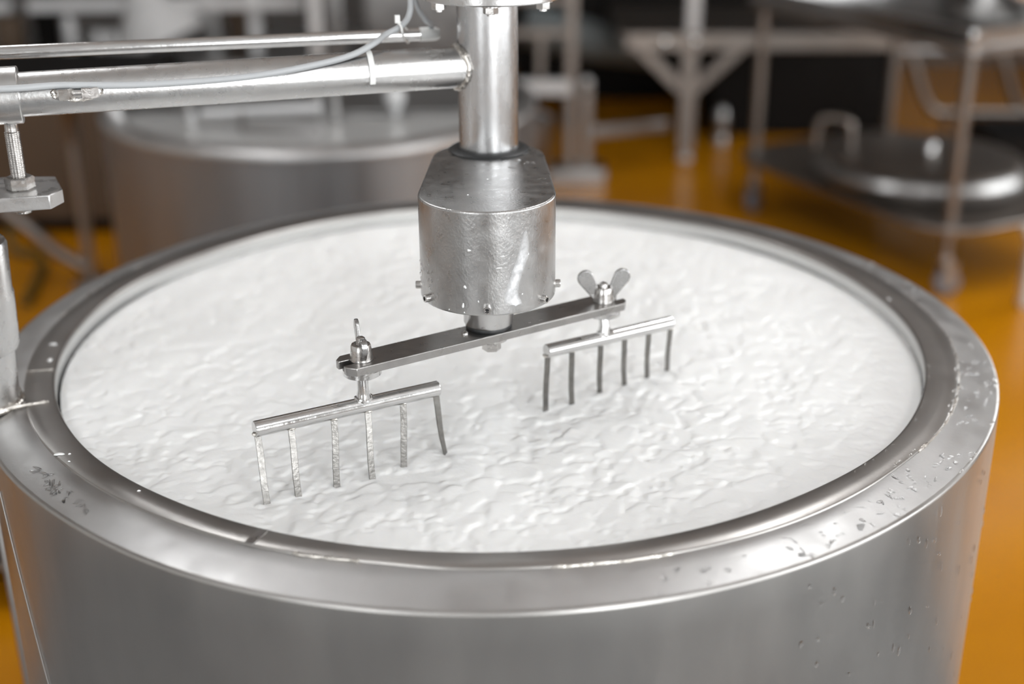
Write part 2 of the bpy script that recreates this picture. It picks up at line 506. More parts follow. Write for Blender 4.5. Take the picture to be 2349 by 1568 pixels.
# joints across the rim
def rim_strip(name, a, r0, r1, wid, z, hh, mat):
    ca, sa = math.cos(a), math.sin(a)
    return MB().box(((r0 + r1) / 2 * ca, (r0 + r1) / 2 * sa, z), (r1 - r0, wid, hh), a).build(name, mat, vat, 0.0004)
rim_strip('rim_joint', math.radians(193.3), 0.551, 0.582, 0.0035, 0.0004, 0.0016, MAT['weld'])
rim_strip('rim_patch', math.radians(247.4), 0.553, 0.5795, 0.010, 0.0003, 0.0012, MAT['bar'])
# folded sheet seam running down the jacket on the left
sm = MB()
pts = []
for k in range(20):
    t = k / 19
    a = math.radians(-147.4 + t * 15.0); z = -0.05 - 0.50 * t
    pts.append((0.633 * math.cos(a), 0.633 * math.sin(a), z))
sm.path(pts, 0.0008, 8).build('jacket_seam', MAT['jacket'], vat)

# unseen grey panel added between the vats against the floor's orange reflection
sp_ = thing('rear_reflection_blocker', (-0.65, 1.03, FLOOR), 'low grey reflection blocker added between the foreground vat and the second vat', 'reflection blocker')
MB().box((-0.65, 1.03, FLOOR + 0.10), (2.1, 0.66, 0.03)).build('blocker_panel', MAT['blocker_panel'], sp_, 0.004)
for x in (-1.65, 0.35):
    for y in (0.74, 1.30):
        MB().box((x, y, FLOOR + 0.0425), (0.06, 0.06, 0.085)).build('foot', MAT['back'], sp_)

# white curd -------------------------------------------------------
def curd_mesh():
    Rm, st = 0.5465, 0.0016
    n = int(2 * Rm / st) + 1
    ax = np.linspace(-Rm, Rm, n)
    X, Y = np.meshgrid(ax, ax, indexing='xy')
    Hh = np.zeros((n, n))
    N = 8200
    cx = rng.uniform(-Rm, Rm, N); cy = rng.uniform(-Rm, Rm, N)
    big = rng.random(N)
    ra = 0.0048 + 0.0185 * big ** 3.0
    rb = ra * rng.uniform(0.45, 0.9, N)
    an = rng.uniform(0, PI, N) * 0.5 + rng.normal(0.25, 0.5, N)
    tx, ty = rng.normal(0, 0.040, N), rng.normal(0, 0.040, N)
    hb = rng.uniform(0.0, 0.0012, N)
    for i in range(N):
        r = ra[i] * 1.1
        i0, i1 = np.searchsorted(ax, cx[i] - r), np.searchsorted(ax, cx[i] + r)
        j0, j1 = np.searchsorted(ax, cy[i] - r), np.searchsorted(ax, cy[i] + r)
        if i1 - i0 < 2 or j1 - j0 < 2: continue
        x = X[j0:j1, i0:i1] - cx[i]; y = Y[j0:j1, i0:i1] - cy[i]
        ca, sa = math.cos(an[i]), math.sin(an[i])
        u = (x * ca + y * sa) / ra[i]; v = (-x * sa + y * ca) / rb[i]
        th = np.arctan2(v, u)
        d = np.sqrt(u * u + v * v) * (1 + 0.12 * np.sin(3 * th + i) + 0.07 * np.sin(5 * th + 2.1 * i))
        h = hb[i] + tx[i] * x + ty[i] * y + 0.0008 - 0.0009 * np.clip(d, 0, 2) ** 9
        h = np.where(d < 1.02, h, -1)
        Hh[j0:j1, i0:i1] = np.maximum(Hh[j0:j1, i0:i1], h)
    k = np.array([0.25, 0.5, 0.25])
    Hh *= 1.0
    for _ in range(2):
        Hh = np.apply_along_axis(lambda q: np.convolve(q, k, 'same'), 0, Hh)
        Hh = np.apply_along_axis(lambda q: np.convolve(q, k, 'same'), 1, Hh)
    # broad swells
    Hh += 0.0006 * np.sin(21 * X + 9 * Y) * np.sin(17 * Y - 6 * X + 1) + 0.0003 * np.sin(43 * X - 30 * Y)
    rr = np.hypot(X, Y)
    # thin whey margin along the wall, widest on the right
    ang = np.arctan2(Y, X)
    wid = 0.010 + 0.045 * np.exp(-((ang + 0.35) / 0.55) ** 2)
    fade = np.clip((Rm - rr) / wid, 0, 1); fade = fade * fade * (3 - 2 * fade)
    Hh *= 0.12 + 0.88 * fade
    Z = -0.0290 + 0.0070 * np.clip((rr - 0.36) / 0.19, 0, 1) ** 2 + Hh - 0.0010
    ok = rr < Rm - 0.001
    idx = -np.ones((n, n), int); idx[ok] = np.arange(ok.sum())
    V = np.stack([X[ok], Y[ok], Z[ok]], 1)
    q = ok[:-1, :-1] & ok[1:, :-1] & ok[:-1, 1:] & ok[1:, 1:]
    F = np.stack([idx[:-1, :-1][q], idx[:-1, 1:][q], idx[1:, 1:][q], idx[1:, :-1][q]], 1)
    me = bpy.data.meshes.new('curd')
    me.vertices.add(len(V)); me.vertices.foreach_set('co', V.ravel())
    me.loops.add(F.size); me.loops.foreach_set('vertex_index', F.ravel())
    me.polygons.add(len(F))
    me.polygons.foreach_set('loop_start', np.arange(len(F)) * 4)
    me.update(calc_edges=True); me.validate()
    me.polygons.foreach_set('use_smooth', np.ones(len(me.polygons), bool))
    me.materials.append(MAT['curd'])
    o = bpy.data.objects.new('curd', me); COL.objects.link(o)
    return o
tag(curd_mesh(), 'white broken milk curd with a flaky wet surface filling the cheese vat', 'curd', kind='stuff')

# drops -----------------------------------------------------------------
def blob(mb, c, ax_, a, b_, h, n=10):
    """flat dome lying on a surface: rings of an ellipse with a wobbly outline; ax_ = (u, v, normal)"""
    u, v, nn = ax_
    ph = random.random() * 6
    vs = [Vector(c) + nn * h]
    fs = []
    for (q, zz) in ((0.55, 0.82), (0.88, 0.42), (1.0, 0.0)):
        for j in range(n):
            t = 2 * PI * j / n
            k = q * (1 + 0.22 * math.sin(2 * t + ph) + 0.14 * math.sin(3 * t + 2 * ph))
            vs.append(Vector(c) + u * (a * k * math.cos(t)) + v * (b_ * k * math.sin(t)) + nn * (h * zz))
    for j in range(n): fs.append((0, 1 + j, 1 + (j + 1) % n))
    for i in range(2):
        for j in range(n):
            q = (j + 1) % n
            fs.append((1 + i * n + j, 1 + (i + 1) * n + j, 1 + (i + 1) * n + q, 1 + i * n + q))
    mb.add(vs, fs)

def flange_point(a, t):
    j = int((a % (2 * PI)) / (2 * PI) * NT) % NT
    r = RB[j] + (RC[j] - RB[j]) * t
    z = -0.0022 + (ZC + 0.0012 + 0.0022) * t
    er = Vector((math.cos(a), math.sin(a), 0)); et = Vector((-math.sin(a), math.cos(a), 0))
    sl = Vector((er.x * 0.05, er.y * 0.05, -0.0085)).normalized()
    nn = sl.cross(et); nn = nn if nn.z > 0 else -nn
    return Vector((r * math.cos(a), r * math.sin(a), z)) + nn * 0.0004, sl, et, nn
dw = MB()
def streak(a, t, L, wd, ang):
    p, s, e, nn = flange_point(a, t)
    u = (s * math.cos(ang) + e * math.sin(ang)).normalized(); v = nn.cross(u)
    blob(dw, p, (u, v, nn), L, wd, 0.0011 + 0.25 * wd)
for _ in range(115):      # wetter right hand half
    a = math.radians(random.choice([random.uniform(-80, 25), random.uniform(-62, -5)]))
    t = min(0.93, max(0.08, random.gauss(0.55, 0.25)))
    L = random.uniform(0.0016, 0.0046); streak(a, t, L, L * random.uniform(0.28, 0.6), random.gauss(0.9, 0.5))
    if random.random() < 0.45:
        streak(a + random.uniform(-0.012, 0.012), min(0.95, t + random.uniform(-0.08, 0.08)), L * 0.8, L * 0.3, random.uniform(0, PI))
for a, t in ((-141.5, .50), (-140.2, .42), (-138.6, .50), (-137.6, .42), (-136.4, .55), (-135.2, .45), (-134.0, .6), (-132.8, .5), (-131.6, .48), (-131.0, .62), (-137.0, .62)):
    for _ in range(3):
        streak(math.radians(a + random.uniform(-0.5, 0.5)), t + random.uniform(-0.06, 0.06), random.uniform(0.003, 0.0065), random.uniform(0.0009, 0.0018), random.uniform(0, PI))
for _ in range(46):       # small beads along the inner edge of the rim, right
    a = math.radians(random.uniform(-48, -12)); j = int((a % (2 * PI)) / (2 * PI) * NT) % NT
    r = random.choice([RA[j] + random.uniform(0.001, 0.004), RB[j] - random.uniform(0.0, 0.005)])
    q = random.uniform(0.0007, 0.0019)
    blob(dw, (r * math.cos(a), r * math.sin(a), 0.0004), (Vector((1, 0, 0)), Vector((0, 1, 0)), Vector((0, 0, 1))), q, q * 0.8, q * 0.7)
for _ in range(70):       # drops clinging to the jacket, right side
    a = math.radians(random.uniform(-62, -8)); z = -0.03 - 0.30 * random.random() ** 1.2
    er = Vector((math.cos(a), math.sin(a), 0)); et = Vector((-math.sin(a), math.cos(a), 0))
    q = random.uniform(0.0010, 0.0022)
    blob(dw, er * 0.6326 + Vector((0, 0, z)), (Vector((0, 0, -1)), et, er), q * random.uniform(1.2, 3.2), q, q * 0.6)
tag(dw.build('water_drops', MAT['water'], vat), kind='stuff')
dm = MB()
XYZ = (Vector((1, 0, 0)), Vector((0, 1, 0)), Vector((0, 0, 1)))
for (x, y, a, b_) in ((-0.561, -0.049, .0042, .0048), (-0.549, -0.10, .0028, .007), (-0.458, -0.352, .005, .0038), (-0.447, -0.352, .0014, .0012), (-0.442, -0.369, .0012, .001),
                    (-0.352, -0.433, .0016, .0012), (0.545, 0.09, .002, .003)):
    blob(dm, (x, y, 0.0005), XYZ, a, b_, 0.0012)
tag(dm.build('milk_splash', MAT['curd'], vat), kind='stuff')

# ------------------------------------------------------------------ stirrer (post, arm, shaft, gearbox, paddle bar)
YS = -0.07
ZT, ZB = 0.256, 0.1426
HY = -0.2484
ZBAR = 0.102
st_ = thing('curd_stirrer', (-0.589, -0.215, 0.0), 'steel vat stirrer: post on the rim, long arm, upright shaft and gearbox over the curd', 'stirrer')
AX0 = Vector((0, YS, 0.356)); ADIR = Vector((-0.9602, -0.2793, 0)); AN = Vector((0.2793, -0.9602, 0))
AR = 0.0236
def arm(s, dn=0.0, dz=0.0): return AX0 + ADIR * s + AN * dn + Vector((0, 0, dz))

# post on the vat rim
PX, PY = -0.586, -0.215
PT = Vector((0.045, 0, 1)).normalized()
post = MB().lathe([(0.0375, -0.004), (0.0375, 0.18), (0.029, 0.182), (0.029, 0.325)], (PX, PY, 0), 40, PT).build('support_post', MAT['satin'], st_)
MB().lathe([(0.0375, 0.064), (0.042, 0.066), (0.0440, 0.072), (0.0440, 0.132), (0.0425, 0.136), (0.0425, 0.190), (0.0405, 0.194), (0.0300, 0.194)], (PX, PY, 0), 40, PT).build('post_collar', MAT['satin'], post)
pts = [(PX + 0.0395 * math.cos(t), PY + 0.0395 * math.sin(t), -0.001) for t in np.linspace(0, 2 * PI, 60)[:-1]]
MB().bead(pts, 0.0036, 8, 0.7, True).build('weld_bead', MAT['weld'], post)
pts = smooth_path([(-0.60, -0.262, -0.001), (-0.575, -0.253, 0.0005), (-0.545, -0.236, 0.001), (-0.522, -0.226, 0.001), (-0.511, -0.2215, 0.001)], 7)
MB().bead(pts, 0.0022, 6, 0.9).build('weld_bead', MAT['weld'], post)
# adjusting plate, threaded rod and nut
plate = MB().prism([(-0.489, -0.156), (-0.4655, -0.206), (-0.4715, -0.2312), (-0.5203, -0.2437), (-0.62, -0.272), (-0.642, -0.235), (-0.632, -0.170), (-0.56, -0.157)], 0.235, 0.251).build('adjusting_plate', MAT['satin'], st_, 0.0012)
RODX, RODY = -0.5112, -0.205
prof = []
z = 0.224
k = 0
while z < 0.316:
    prof += [(0.0082, z), (0.0072, z + 0.0010)]
    z += 0.0020
prof += [(0.0072, 0.318), (0.0070, 0.322), (0.0078, 0.326), (0.0092, 0.331)]
rod = MB().lathe(prof, (RODX, RODY, 0), 24).build('threaded_rod', MAT['bolt'], st_, angle=20)
MB().hexa((RODX, RODY, 0.251), 0.0158, 0.0138, rot=0.25).build('hex_nut', MAT['bolt'], rod, angle=20)
MB().hexa((RODX, RODY, 0.2275), 0.0150, 0.0075, rot=0.6).build('hex_nut', MAT['bolt'], rod, angle=20)

# arm beam and sleeve
armo = MB().tube(arm(0.018), arm(0.66), AR, 48).build('arm_beam', MAT['satin'], st_)
pts = []
for j in range(56):
    t = 2 * PI * j / 56
    zc, nc = AR * math.sin(t), AR * math.cos(t)
    s = math.sqrt(max(0.037 ** 2 - nc * nc, 0.0)) + 0.0005
    pts.append(arm(s, nc * 1.03, zc * 1.03))
MB().bead(pts, 0.0028, 8, 0.9, True).build('weld_bead', MAT['weld'], armo)
sl = MB()
u = Matrix((AN, Vector((0, 0, 1)), ADIR)).transposed()
vs = []; fs = []
NN = 48
for (r, s) in ((AR, 0.513), (0.0292, 0.513), (0.0302, 0.514), (0.0302, 0.70)):
    for j in range(NN):
        t = 2 * PI * j / NN
        vs.append(arm(s, r * math.cos(t), r * math.sin(t)))
for i in range(3):
    for j in range(NN):
        q = (j + 1) % NN
        fs.append((i * NN + j, i * NN + q, (i + 1) * NN + q, (i + 1) * NN + j))
sl.add(vs, fs).build('arm_sleeve', MAT['satin'], st_, angle=30)
# pair of welded half nuts on the front of the arm
lug = MB()
cl = arm(0.455, AR + 0.000, 0.004)
for ds in (-0.0125, 0.0125):
    lug.hexa(cl + ADIR * ds + AN * 0.001 + Vector((0, 0, -0.0065)), 0.0102, 0.0115, rot=0.62 if ds < 0 else 0.35)
lugo = lug.build('clamp_nuts', MAT['bolt'], armo, angle=20)
MB().tube(cl + ADIR * -0.008 + Vector((0, 0, -0.001)), cl + ADIR * 0.008 + Vector((0, 0, -0.001)), 0.0048, 20).build('clamp_pin', MAT['bolt'], armo)
MB().bead([cl + ADIR * (0.0255 * math.cos(t)) + Vector((0, 0, 0.008 * math.sin(t) - 0.001)) + AN * (-0.0006 - 0.0012 * abs(math.sin(t))) for t in np.linspace(0, 2 * PI, 40)[:-1]], 0.0018, 6, 0.9, True).build('weld_bead', MAT['weld'], armo)
# rail tube behind and above the arm
RL0, RL1 = Vector((-0.0709, 0.0, 0.3803)), Vector((-0.72, -0.182, 0.3875))
rail = MB().tube(RL0, RL1, 0.0076, 32).build('rail_tube', MAT['polished'], st_)
rd = (RL1 - RL0).normalized()
MB().path([RL0 + rd * 0.012, RL0 + rd * 0.002, RL0 - rd * 0.008, RL0 - rd * 0.012], [0.0084, 0.0084, 0.0080, 0.0058], 24).build('end_plug', MAT['tie'], rail)
for s in (0.40,):
    c = RL0 + rd * (s + 0.2)
    MB().beam(c, arm(0.60, 0.0, 0.02), 0.012, 0.012).build('rail_bracket', MAT['satin'], rail)
# shaft, flange, bolts
MB().lathe([(0.0350, ZT - 0.002), (0.0352, 0.30), (0.0352, 0.4345)], (0, YS, 0), 72).build('upright_shaft', MAT['shaft'], st_)
fl = MB().lathe([(0.035, 0.4335), (0.079, 0.4335), (0.0805, 0.435), (0.0805, 0.452), (0.079, 0.4535), (0.060, 0.4535), (0.060, 0.60), (0.001, 0.60)], (0.005, YS, 0), 64).build('motor_flange', MAT['satin'], st_, angle=25)
for deg in (-90, -152, -28, 40, 140):
    a = math.radians(deg)
    c = Vector((0.005 + 0.066 * math.cos(a), YS + 0.066 * math.sin(a), 0.4335))
    bb = MB().lathe([(0.0105, 0), (0.0105, -0.0016), (0.004, -0.0016)], c, 20)
    bb.hexa(c + Vector((0, 0, -0.0016)), 0.0085, 0.0075, (0, 0, -1), random.random())
    bb.tube(c + Vector((0, 0, -0.009)), c + Vector((0, 0, -0.0115)), 0.0042, 14)
    bb.build('flange_bolt', MAT['bolt'], fl, angle=25)
MB().box((-0.030, YS + 0.066, 0.405), (0.004, 0.05, 0.06)).build('flange_gusset', MAT['satin'], fl)

# gearbox housing: hull of two circles
def hull_outline(c0, r0, c1, r1, n=28):
    """front circle c0 (smaller y), back circle c1"""
    d = c1 - c0
    b_ = math.asin((r0 - r1) / d)
    pts = []
    for k in range(n + 1):
        t = PI - b_ * -1 + (PI - 2 * -b_) * 0 + (PI + 2 * b_ * 0) * 0
    a0, a1 = PI - (-b_), 2 * PI + (-b_)
    a0, a1 = PI - b_, 2 * PI + b_
    for k in range(n + 1):
        t = a0 + (a1 - a0) * k / n
        pts.append((r0 * math.cos(t), c0 + r0 * math.sin(t)))
    a0, a1 = b_, PI - b_
    for k in range(n + 1):
        t = a0 + (a1 - a0) * k / n
        pts.append((r1 * math.cos(t), c1 + r1 * math.sin(t)))
    return pts
HO = hull_outline(HY, 0.0735, -0.098, 0.0655)
hs = MB().prism(HO, ZB, ZT).build('gearbox_housing', MAT['housing'], st_, 0.0022, seg=3)
MB().lathe([(0.0352, ZT - 0.001), (0.0475, ZT - 0.001), (0.0480, ZT + 0.0015), (0.046, ZT + 0.003), (0.0375, ZT + 0.0042), (0.0352, ZT + 0.0042)], (0, YS, 0), 56, close=True).build('shaft_seal', MAT['rubber'], st_)
ZS = ZB + 0.0085
for deg in (-90, -148, -37, -181, 2, -215, 33):
    a = math.radians(deg)
    er = Vector((math.cos(a), math.sin(a), 0))
    c = Vector((0, HY, ZS)) + er * 0.0735
    if deg in (-215, 33): c = Vector((0.0695 * (1 if deg == 33 else -1), -0.16, ZS)); er = Vector((1 if deg == 33 else -1, 0, 0))
    sc = MB().lathe([(0.0043, -0.002), (0.0043, 0.0050), (0.0039, 0.0058), (0.0024, 0.0058), (0.0022, 0.0030), (0.0001, 0.0028)], c, 20, er)
    sc.build('socket_screw', MAT['bolt'], hs, angle=25)
    MB().hexa(c + er * 0.0029, 0.0022, 0.0004, er).build('hex_socket', MAT['rubber'], hs)
# specks of curd and wet marks on the housing
sp = MB()
def on_housing(deg, z):
    a = math.radians(deg); er = Vector((math.cos(a), math.sin(a), 0))
    return Vector((0, HY, z)) + er * 0.0736, (Vector((0, 0, 1)), Vector((-math.sin(a), math.cos(a), 0)), er)
for deg, z, a, b_ in ((-108, .1745, .0019, .0015), (-110, .1535, .0026, .0014), (-97, .1595, .0012, .0007), (-60, .1640, .001, .0008), (-54, .2065, .0009, .0008), (-123, .1400 + .0065, .0009, .0007), (-109, .146, .0009, .0007), (-104, .2150, .0010, .0025), (-80, .1960, .0006, .004), (-77, .2085, .0006, .0028), (-72, .249, .0008, .001)):
    p, f_ = on_housing(deg, z); blob(sp, p, f_, a, b_, 0.0007)
for (x, y, a, b_) in ((0.035, -0.12, .0022, .002), (0.0, -0.20, .0012, .0012), (-0.02, -0.26, .001, .001)):
    blob(sp, (x, y, ZT + 0.0002), XYZ, a, b_, 0.0008)
tag(sp.build('curd_specks', MAT['curd'], hs), kind='stuff')
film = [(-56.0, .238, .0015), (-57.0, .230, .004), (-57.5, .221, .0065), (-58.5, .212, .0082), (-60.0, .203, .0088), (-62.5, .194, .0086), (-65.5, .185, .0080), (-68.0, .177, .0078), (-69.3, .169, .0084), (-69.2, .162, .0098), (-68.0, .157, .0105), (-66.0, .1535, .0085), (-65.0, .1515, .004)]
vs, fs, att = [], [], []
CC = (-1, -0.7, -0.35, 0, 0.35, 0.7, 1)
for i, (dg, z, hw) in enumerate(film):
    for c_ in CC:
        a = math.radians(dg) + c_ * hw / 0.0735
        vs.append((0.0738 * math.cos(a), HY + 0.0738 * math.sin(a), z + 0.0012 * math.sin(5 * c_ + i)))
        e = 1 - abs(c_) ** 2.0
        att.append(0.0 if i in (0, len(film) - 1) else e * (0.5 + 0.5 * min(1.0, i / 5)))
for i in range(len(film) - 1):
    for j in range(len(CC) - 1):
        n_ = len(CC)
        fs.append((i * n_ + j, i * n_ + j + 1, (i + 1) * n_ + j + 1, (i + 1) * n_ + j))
fo = MB().add(vs, fs).build('pale_patch', MAT['film'], hs)  # pale see-through patch, feathered at its edges
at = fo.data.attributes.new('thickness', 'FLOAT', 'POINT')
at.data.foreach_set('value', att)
fo['label'] = 'whitish see-through patch'
wd = MB()
for _ in range(26):
    p, f_ = on_housing(random.uniform(-172, -132), ZB + 0.010 + 0.035 * random.random()); q = random.uniform(0.0007, 0.0016)
    blob(wd, p, f_, q * random.uniform(1.0, 1.8), q, q * 0.6)
for (x, y) in ((0.048, -0.13), (0.052, -0.135), (0.045, -0.138), (-0.038, -0.135), (-0.030, -0.138), (0.028, -0.15), (0.06, -0.20), (0.062, -0.215)):
    blob(wd, (x, y, ZT + 0.0002), XYZ, random.uniform(.003, .006), random.uniform(.001, .0025), 0.0008)
tag(wd.build('water_drops', MAT['water'], hs), kind='stuff')

# hub, rubber ring, paddle bar
hub = MB().lathe([(0.0276, ZB + 0.002), (0.0276, 0.1095), (0.0262, 0.1072), (0.020, 0.1068)], (0, HY, 0), 44).build('drive_hub', MAT['satin'], st_)
MB().lathe([(0.0245, 0.1075), (0.0255, 0.1055), (0.0255, 0.1035), (0.0245, 0.1018), (0.015, 0.1018)], (0, HY, 0), 40).build('rubber_ring', MAT['rubber'], hub)
NL, NR = Vector((-0.1319, -0.337, ZBAR)), Vector((0.1323, -0.1717, ZBAR))
bx = (NR - NL).normalized(); by = Vector((-bx.y, bx.x, 0))
BC = (NL + NR) / 2
BR = Matrix((bx, by, Vector((0, 0, 1)))).transposed()
HL, HWd = 0.1795, 0.0205
# outline with slotted, chamfered ends
def bar_outline():
    right = [(HL - 0.008, -HWd), (HL, -HWd + 0.008), (HL, -0.0062), (HL - 0.030, -0.0062)]
    for k in range(1, 8):
        t = -PI / 2 - PI * k / 8
        right.append((HL - 0.030 + 0.0062 * math.cos(t), 0.0062 * math.sin(t)))
    right += [(HL - 0.030, 0.0062), (HL, 0.0062), (HL, HWd - 0.008), (HL - 0.008, HWd)]
    left = [(-x, -y) for x, y in right]
    return right + left
MB().prism(bar_outline(), -0.0092, 0.0, BR, BC).build('paddle_bar', MAT['bar'], st_, 0.0008)
hb_ = MB()
hb_.lathe([(0.0165, ZBAR - 0.0092), (0.0165, ZBAR - 0.0118), (0.006, ZBAR - 0.0118), (0.006, ZBAR - 0.015)], (0.004, HY - 0.008, 0), 24)
hb_.hexa((0.003, HY - 0.010, ZBAR - 0.0236), 0.0105, 0.0100, rot=0.45)
hb_.build('hub_bolt', MAT['bolt'], hub, angle=25)
MB().lathe([(0.0042, ZBAR - 0.001), (0.0038, ZBAR + 0.002), (0.002, ZBAR + 0.0035), (0.0001, ZBAR + 0.004)], BC + bx * -0.0305 + Vector((0, 0, -ZBAR)), 14).build('rivet', MAT['bolt'], st_)

# ------------------------------------------------------------------ two hanging curd rakes
def wing_nut(parent, c, rz, kind):
    c = Vector(c)
    o = MB().lathe([(0.0125, 0), (0.0122, 0.003), (0.0112, 0.010), (0.0108, 0.0150), (0.0098, 0.0168), (0.0055, 0.0170), (0.0055, 0.0150)], c, 32).build('wing_nut', MAT['bolt'], parent, angle=40)
    for sgn in (-1, 1):
        w_ = MB()
        A = Vector((0.0085, 0.006)); B = Vector((0.0215, 0.0285))
        if kind == 'worn' and sgn < 0: B = Vector((0.0175, 0.0205))
        outline = []
        ra, rb_ = 0.0052, 0.0096 if kind == 'open' else 0.0080
        d = B - A; L = d.length; th = math.atan2(d.y, d.x); al = math.acos((ra - rb_) / L)
        for k in range(15):
            t = th - al + (2 * al) * k / 14
            outline.append((B.x + rb_ * math.cos(t), B.y + rb_ * math.sin(t)))
        for k in range(9):
            t = th + al + (2 * PI - 2 * al) * k / 8
            outline.append((A.x + ra * math.cos(t), A.y + ra * math.sin(t)))
        R = Matrix.Rotation(rz + (0 if sgn > 0 else PI), 3, 'Z') @ Matrix(((1, 0, 0), (0, 0, -1), (0, 1, 0)))
        hw = 0.0034 if (kind == 'worn' and sgn < 0) else 0.0021
        w_.prism(outline, -hw, hw, R, c)
        w_.build('wing', MAT['wing'], o, 0.0011, 40, 3)
    bt = MB()
    if kind == 'worn':
        prof = []
        z = 0.012
        while z < 0.024:
            prof += [(0.0050, z), (0.0043, z + 0.0008)]; z += 0.0016
        prof += [(0.0036, 0.0245), (0.0001, 0.0248)]
        bt.lathe(prof, c, 18)
    else:
        bt.lathe([(0.0052, 0.013), (0.0052, 0.0185), (0.0046, 0.0205), (0.0028, 0.0222), (0.0001, 0.0226)], c, 20)
    bt.build('bolt_end', MAT['bolt'], o, angle=25)
    return o

def curd_rake(name, label, N, zc, e0, e1, tines, rz, kind, rr):
    N = Vector(N)
    t = thing(name, (N.x, N.y, zc), label, 'rake', 'curd rakes under the paddle bar')
    e0, e1 = Vector(e0), Vector(e1)
    d = (e1 - e0).normalized()
    cb = MB()
    cb.path([e0, e0 + d * 0.0008, e1 - d * 0.0008, e1], [rr * 0.93, rr, rr, rr * 0.93], 36)
    cbo = cb.build('crossbar', MAT['polished'], t, angle=30)
    # stem with a welded foot
    tt = ((N - e0).dot(d)); foot = e0 + d * tt; foot.z = zc
    MB().path([foot + Vector((0, 0, rr * 0.6)), foot + Vector((0, 0, rr + 0.004)), foot + Vector((0, 0, rr + 0.008)), Vector((N.x, N.y, ZBAR - 0.012))], [0.0082, 0.0072, 0.0061, 0.0061], 28).build('stem', MAT['polished'], t)
    fb = MB()
    wp = []
    for k in range(26):
        a = 2 * PI * k / 26
        off = d * (0.0085 * math.cos(a)) + Vector((-d.y, d.x, 0)) * (0.0070 * math.sin(a))
        lat = 0.0070 * math.sin(a)
        wp.append(foot + off + Vector((0, 0, math.sqrt(max(rr * rr - lat * lat, 1e-7)) + 0.0006)))
    fb.bead(wp, 0.0019, 8, 0.9, True)
    fb.build('weld_bead', MAT['polished'], cbo)
    MB().lathe([(0.0001, ZBAR - 0.0166), (0.0195, ZBAR - 0.0166), (0.0205, ZBAR - 0.0158), (0.0205, ZBAR - 0.0102), (0.0195, ZBAR - 0.0094), (0.0001, ZBAR - 0.0094)],
               (N.x, N.y, 0), 40).build('washer', MAT['polished'], t, angle=30)
    wing_nut(t, (N.x, N.y, ZBAR + 0.0003), rz, kind)
    MB().lathe([(0.0055, ZBAR - 0.0095), (0.0055, ZBAR + 0.006)], (N.x, N.y, 0), 16).build('bolt_shank', MAT['bolt'], t)
    # flat tines
    for (a, b_, face, bend) in tines:
        a, b_ = Vector(a), Vector(b_)
        ext = b_ + (b_ - a).normalized() * 0.030
        mb = MB()
        vs, fs = [], []
        K = 7
        w0, th_ = 0.0068, 0.0022
        for k in range(K):
            s = k / (K - 1)
            p = a.lerp(ext, s) + Vector((0.0006 * math.sin(7 * s + face * 3), 0, 0)) + bend * Vector((1, 0, 0)) * math.sin(PI * s)
            an = face + (1.25 * s if abs(bend) > 0 else 0.12 * math.sin(2 * s + face))
            u_ = Vector((math.cos(an), math.sin(an), 0)); v_ = Vector((-math.sin(an), math.cos(an), 0))
            for (q, r_) in ((-1, -1), (1, -1), (1, 1), (-1, 1)):
                vs.append(p + u_ * q * w0 / 2 + v_ * r_ * th_ / 2)
        for k in range(K - 1):
            for j in range(4):
                q = (j + 1) % 4
                fs.append((k * 4 + j, k * 4 + q, (k + 1) * 4 + q, (k + 1) * 4 + j))
        fs += [(3, 2, 1, 0), tuple((K - 1) * 4 + j for j in range(4))]
        tn = mb.add(vs, fs).build('tine', MAT['blade'], t, 0.0003, 30, 1)
        MB().bead([a + Vector((0.0038 * math.cos(q), 0.0032 * math.sin(q), 0.0015)) for q in np.linspace(0, 2 * PI, 12)[:-1]], 0.0014, 6, 0.9, True).build('weld_bead', MAT['weld'], tn)
    return t

LT = [((-.2365, -.3920, .042), (-.227, -.4149, -.03), .25, 0), ((-.2042, -.3775, .041), (-.1978, -.3963, -.03), .30, 0), ((-.1622, -.3565, .041), (-.1605, -.3736, -.03), .18, 0),
      ((-.1287, -.3380, .041), (-.1246, -.357, -.03), .30, 0), ((-.0924, -.3180, .041), (-.0922, -.334, -.03), .12, 0), ((-.0583, -.2980, .042), (-.0476, -.3001, -.03), .35, -.0016)]
curd_rake('curd_rake', 'six-tined polished steel curd rake nearer the camera, held by a worn wing nut', NL, 0.049, (-.2387, -.3931, .049), (-.0553, -.2964, .049), LT, math.radians(106), 'worn', 0.0086)
RT = [((.0660, -.2115, .0484), (.0652, -.193, -.03), .45, 0), ((.0946, -.1972, .0484), (.097, -.1756, -.03), .50, 0), ((.1292, -.1780, .0484), (.1326, -.1429, -.03), .45, 0),
      ((.1587, -.1610, .0484), (.1643, -.1205, -.03), .50, 0), ((.189, -.1442, .0484), (.1945, -.0987, -.03), .48, 0), ((.2168, -.1290, .0484), (.2219, -.0778, -.03), .52, 0)]
curd_rake('curd_rake', 'six-tined steel curd rake farther out, held by a wing nut with two open wings', NR, 0.0564, (.0649, -.2134, .0564), (.2182, -.1281, .0564), RT, math.radians(8), 'open', 0.0080)

